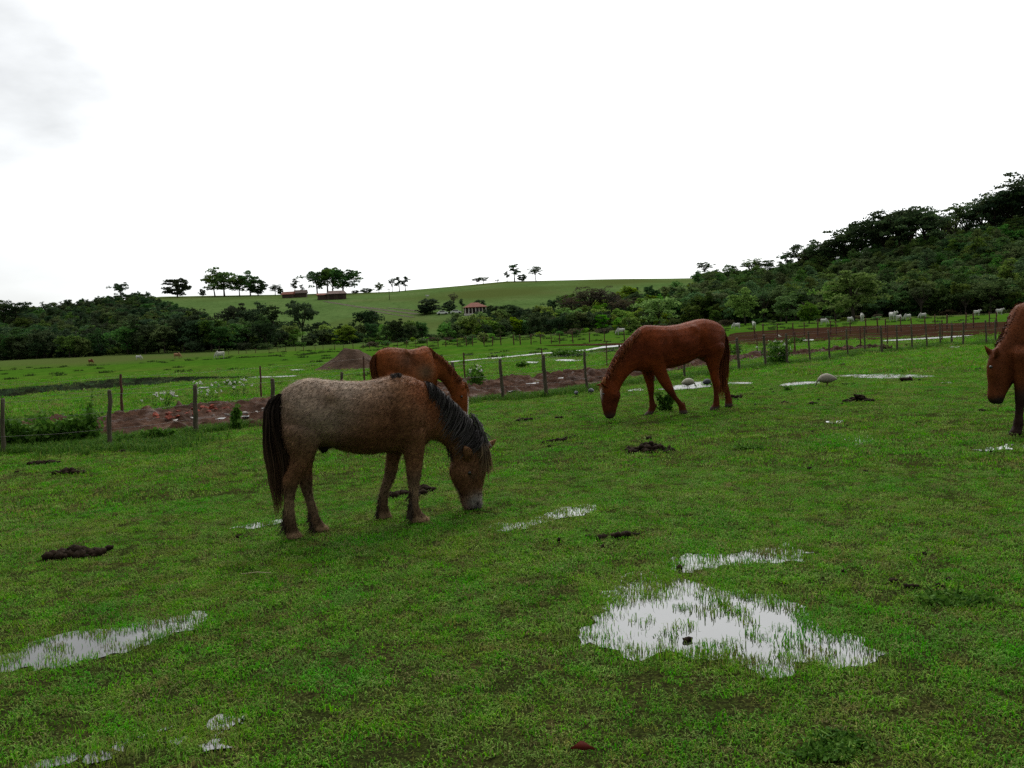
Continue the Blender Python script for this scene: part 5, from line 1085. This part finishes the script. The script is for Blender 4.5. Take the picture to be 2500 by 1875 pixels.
# ------------------------------------------------------------------ weeds, flowers, bushes near the fence
def weed(u, v, wpx, hpx, n, leaf, label, grp=None, flowers=0, name='weed', lay=0, mt=None, cat='plant'):
    p = hit(u, v); k = 1/pxm(p); W_, Hh = wpx*k, hpx*k; rng = np.random.default_rng(int(u*7+v)); r = empty(name, p+np.array([0, 0, lay])); tag(r, label, cat, grp)
    q = MB(); tips = []
    ns = max(4, int(n/40))
    for j in range(ns):
        a = rng.uniform(0, 6.28); d = rng.random()**.5*W_/2; b = np.array([math.cos(a)*d*.5, math.sin(a)*d*.3, 0]); t = np.array([math.cos(a)*d, math.sin(a)*d*.6, Hh*(rng.uniform(.3, 1.0) if wpx > 100 else rng.uniform(.55, 1.0))])
        q.tube([b, (b+t)/2+rng.normal(0, .03, 3), t], [.006, .005, .003], 5); tips.append((b, t))
    q.build('stem', WEED, r)
    bi = rng.integers(0, ns, n); f = rng.uniform(.12, 1.0, n)[:, None]; B0 = np.array([t[0] for t in tips])[bi]; T0 = np.array([t[1] for t in tips])[bi]
    P = B0+(T0-B0)*f+rng.normal(0, 1, (n, 3))*np.array([W_*.10, W_*.07, Hh*.05])*(1.3-f*.6); P[:, 2] = np.maximum(P[:, 2], .02)
    d = rng.normal(size=(n, 3)); d[:, 2] = abs(d[:, 2])+.5; V, F = leafq(P, d, leaf, rng); mk('leaf_mass', V, F, mt or WEED, r, smooth=False)
    for j in range(flowers):
        b, t = tips[j % ns]; c0 = t+rng.normal(0, 1, 3)*np.array([W_*.16, W_*.08, Hh*.10]); c0[2] = max(c0[2], Hh*.35); q = MB(); s = .022+.014*rng.random()
        for m_ in range(6): q.lump(c0+rng.normal(0, s*.6, 3), s*.7, 1, .2, .7)
        q.build('flower', PETAL, r)
weed(395,1000,80,58,180,.05,'weed with loose white flower heads on the track verge beside a fence post',None,14)
weed(520,985,75,50,190,.05,'spreading weed with rows of white flower heads on the far verge',None,16)
weed(590,972,70,46,180,.05,'leafy weed with white flower heads nearest the hindquarters of the pony',None,13)
weed(1895,890,66,62,520,.11,'tall leafy shrub with white flowers between two fence posts',None,12,'flowering_shrub')
weed(1160,942,56,52,260,.10,'leafy weed with pale blossoms beside a fence post behind the thin chestnut',None,6)
weed(1625,1003,42,52,420,.07,'dark leafy weed tuft between the front legs of the chestnut')
weed(70,1092,160,84,2400,.09,'large leafy bush against the fence at the foot of the leftmost posts',None,0,'bush',cat='bush')
weed(190,1085,110,80,1700,.09,'dense dark leafy bush beside the second fence post',None,0,'bush',cat='bush')
weed(215,1050,34,110,160,.06,'thin tall dry weed standing in the leafy bushes')
weed(385,1080,80,34,620,.08,'low bright leafy clump at the fence foot between two posts',None,0,'leafy_clump')
weed(300,1085,60,24,360,.07,'small leafy clump beside a fence post foot',None,0,'leafy_clump')
weed(582,1046,46,58,170,.10,'upright broad bladed weed beside the pale stones in the track')
weed(1275,898,34,16,380,.10,'low round green bush in the meadow past the track',None,0,'bush',cat='bush')
weed(1390,872,104,20,1300,.13,'long low dark leafy patch beside the far water',None,0,'leafy_patch',cat='bush')
weed(1790,868,46,34,260,.10,'leafy shrub behind the tail of the chestnut',None,0,'shrub',cat='bush')
weed(2160,858,36,22,200,.09,'brownish scrub at a fence post foot on the right stretch',None,0,'shrub',mt=LEAF_R,cat='bush')
weed(565,942,34,14,200,.08,'dark low weed in the meadow behind the white flowers')
weed(1940,838,60,14,240,.14,'low leafy growth along the wet edge of the ploughed strip')
weed(1920,955,26,14,120,.04,'small yellowish weed on turf near the buff guineafowl')
weed(1830,1096,90,12,300,.035,'dark green weed patch on open turf past the large dung heap')
weed(2330,1472,190,22,900,.026,'bright broad leaved weed mat on turf near the large puddle')
weed(2010,1830,240,24,800,.020,'bright creeping weed mat at the lower edge of the turf')
weed(740,1118,60,14,160,.03,'small weed tuft on turf under the belly of the pony')

# ------------------------------------------------------------------ turf
def clump(seed, n, r, h0, h1, wd, lean):
    rng = np.random.default_rng(seed); a = rng.uniform(0, 6.28, n); d = r*np.sqrt(rng.random(n)); b = np.stack([np.cos(a)*d, np.sin(a)*d, np.full(n, -.004)], 1)
    ph = rng.uniform(0, 6.28, n); l = rng.uniform(h0, h1, n); ln = rng.uniform(.2, 1, n)*lean
    dr = np.stack([np.cos(ph), np.sin(ph), np.zeros(n)], 1); s = np.stack([-np.sin(ph), np.cos(ph), np.zeros(n)], 1)*(wd*rng.uniform(.6, 1.3, n))[:, None]
    m = b+dr*(l*ln*.35)[:, None]+np.array([0, 0, 1])*(l*.62)[:, None]; t = b+dr*(l*ln)[:, None]+np.array([0, 0, 1])*(l*(1-.45*ln))[:, None]
    V = np.stack([b-s, b+s, m+s*.8, m-s*.8, t], 1).reshape(-1, 3); k = np.arange(n)*5
    F = [tuple(x) for x in np.stack([k, k+1, k+2, k+3], 1)]+[tuple(x) for x in np.stack([k+3, k+2, k+4], 1)]
    return mk('clump', V, F, None, smooth=False, mats=[GRASS])
def turf(name, r0, r1, dens, protos, s0, s1, seed, half=40, near_power=0, maxprob=1.0):
    rng = np.random.default_rng(seed); th = math.radians(half); n = int(dens*th*(r1*r1-r0*r0))
    r = np.sqrt(rng.uniform(r0*r0, r1*r1, n)); a = rng.uniform(-th, th, n); P = np.stack([r*np.sin(a), r*np.cos(a)], 1)
    prob = np.ones(n); wet = np.zeros(n, bool)
    for poly, sparse in PUD:
        lo_, hi_ = poly.min(0)-.3, poly.max(0)+.3; m = ((P > lo_) & (P < hi_)).all(1)
        if not m.any(): continue
        s = sd(P[m], poly); nz = fbm(P[m][:, 0], P[m][:, 1], 3.0, 3)-.5
        q = np.clip(sparse*.75+.6*nz*(sparse > 0)*1.5 + sst((s+.09+.3*nz)/.18), .0, 1); q = np.where(s > .05, 1, np.clip(q, .04+sparse*.4, 1)); q = np.where(s < -.03, 0, q) if r1 > 30 else q; prob[m] = np.minimum(prob[m], q); w_ = wet[m]; w_ |= s < -.02; wet[m] = w_
    prob *= .6+.4*sst((fbm(P[:, 0], P[:, 1], 5.0, 3, 6)-.36)/.12)
    prob *= (1-sst((r-38)/24)) if r1 > 30 else 1
    mud = sd(P, MUDPOLY) < .1 if r1 > 12 else np.zeros(n, bool); prob[mud] = .015
    keep = rng.random(n) < prob; P = P[keep]; wet = wet[keep]; n = len(P)
    sc = rng.uniform(s0, s1, n)*(.75+.5*fbm(P[:, 0], P[:, 1], .8, 3, 2)); sc = sc*np.where(wet, .9, 1.0); up_ = np.where(wet, 2.0, 1.0)
    scatter(name, protos, np.stack([P[:, 0], P[:, 1], H(P[:, 0], P[:, 1])], 1), rng.integers(0, len(protos), n), np.stack([rng.normal(0, .12, n), rng.normal(0, .12, n), rng.uniform(0, 6.28, n)], 1), np.stack([sc, sc, sc*up_], 1))
turf('grass', 2.2, 9.5, 400, [clump(i, 34, .06, .009, .030, .0020, 1.3) for i in range(8)], .8, 1.4, 31)
turf('grass', 9.5, 24, 100, [clump(40+i, 44, .13, .012, .036, .0034, 1.2) for i in range(6)], .8, 1.4, 32)
turf('grass', 24, 62, 16, [clump(60+i, 46, .30, .02, .07, .009, 1.0) for i in range(5)], .8, 1.4, 33)
# the longer, brighter grass left standing under the fence
rng = np.random.default_rng(5); AF = np.array([hit(*b)[:2] for b, t in A_POSTS]); n = 5200
f = rng.random(n)**1.3; P = curve(AF, f) + rng.normal(0, .28, (n, 2))*np.array([.6, 1.0])+np.array([-.1, .25]); P = P[(sd(P, MUDPOLY) > -.3)]
for i in range(30):                                     # and around the bushes
    c0 = hit(rng.uniform(-20, 420), rng.uniform(1075, 1100))[:2]; P = np.concatenate([P, c0+rng.normal(0, .35, (40, 2))])
n = len(P); vc = [clump(80+i, 30, .09, .06, .17, .0045, .8) for i in range(5)]
for v in vc: v.data.materials[0] = VERGE
sc = rng.uniform(.5, 1.25, n); scatter('verge_grass', vc, np.stack([P[:, 0], P[:, 1], H(P[:, 0], P[:, 1])], 1), rng.integers(0, 5, n), np.stack([np.zeros(n), np.zeros(n), rng.uniform(0, 6.28, n)], 1), np.stack([sc]*3, 1))

# darker tussocks dotted over the meadows
rng = np.random.default_rng(77); r = np.sqrt(rng.uniform(27**2, 190**2, 420)); a = rng.uniform(-.62, .62, 420); P = np.stack([r*np.sin(a), r*np.cos(a)], 1)
P = P[(sd(P, MUDPOLY) > 1) & (sd(P, PL) > 1)]; n = len(P); tc_ = [clump(160+i, 60, .22, .05, .16, .012, .9) for i in range(4)]
for v in tc_: v.data.materials[0] = TUFT
sc = rng.uniform(.5, 1.3, n)*(1+np.hypot(P[:, 0], P[:, 1])/110); scatter('meadow_tussocks', tc_, np.stack([P[:, 0], P[:, 1], H(P[:, 0], P[:, 1])], 1), rng.integers(0, 4, n), np.stack([np.zeros(n), np.zeros(n), rng.uniform(0, 6.28, n)], 1), np.stack([sc*1.5, sc, sc*.9], 1))
# blades standing round the rims of the near puddles
rng = np.random.default_rng(9); RP = []
for poly, sparse in PUD[:17]:
    per = np.linalg.norm(np.roll(poly, -1, 0)-poly, axis=1).sum(); m = int(per*(130 if sparse < .2 else 95))
    q = curve(np.vstack([poly, poly[:1]]), rng.random(m)); RP.append(q+rng.normal(0, .07+.02*(sparse > .3), (m, 2)))
P = np.concatenate(RP); n = len(P); rc = [clump(120+i, 9, .05, .018, .042, .0019, .7) for i in range(5)]
sc = rng.uniform(.7, 1.35, n); scatter('rim_grass', rc, np.stack([P[:, 0], P[:, 1], H(P[:, 0], P[:, 1])], 1), rng.integers(0, 5, n), np.stack([np.zeros(n), np.zeros(n), rng.uniform(0, 6.28, n)], 1), np.stack([sc]*3, 1))
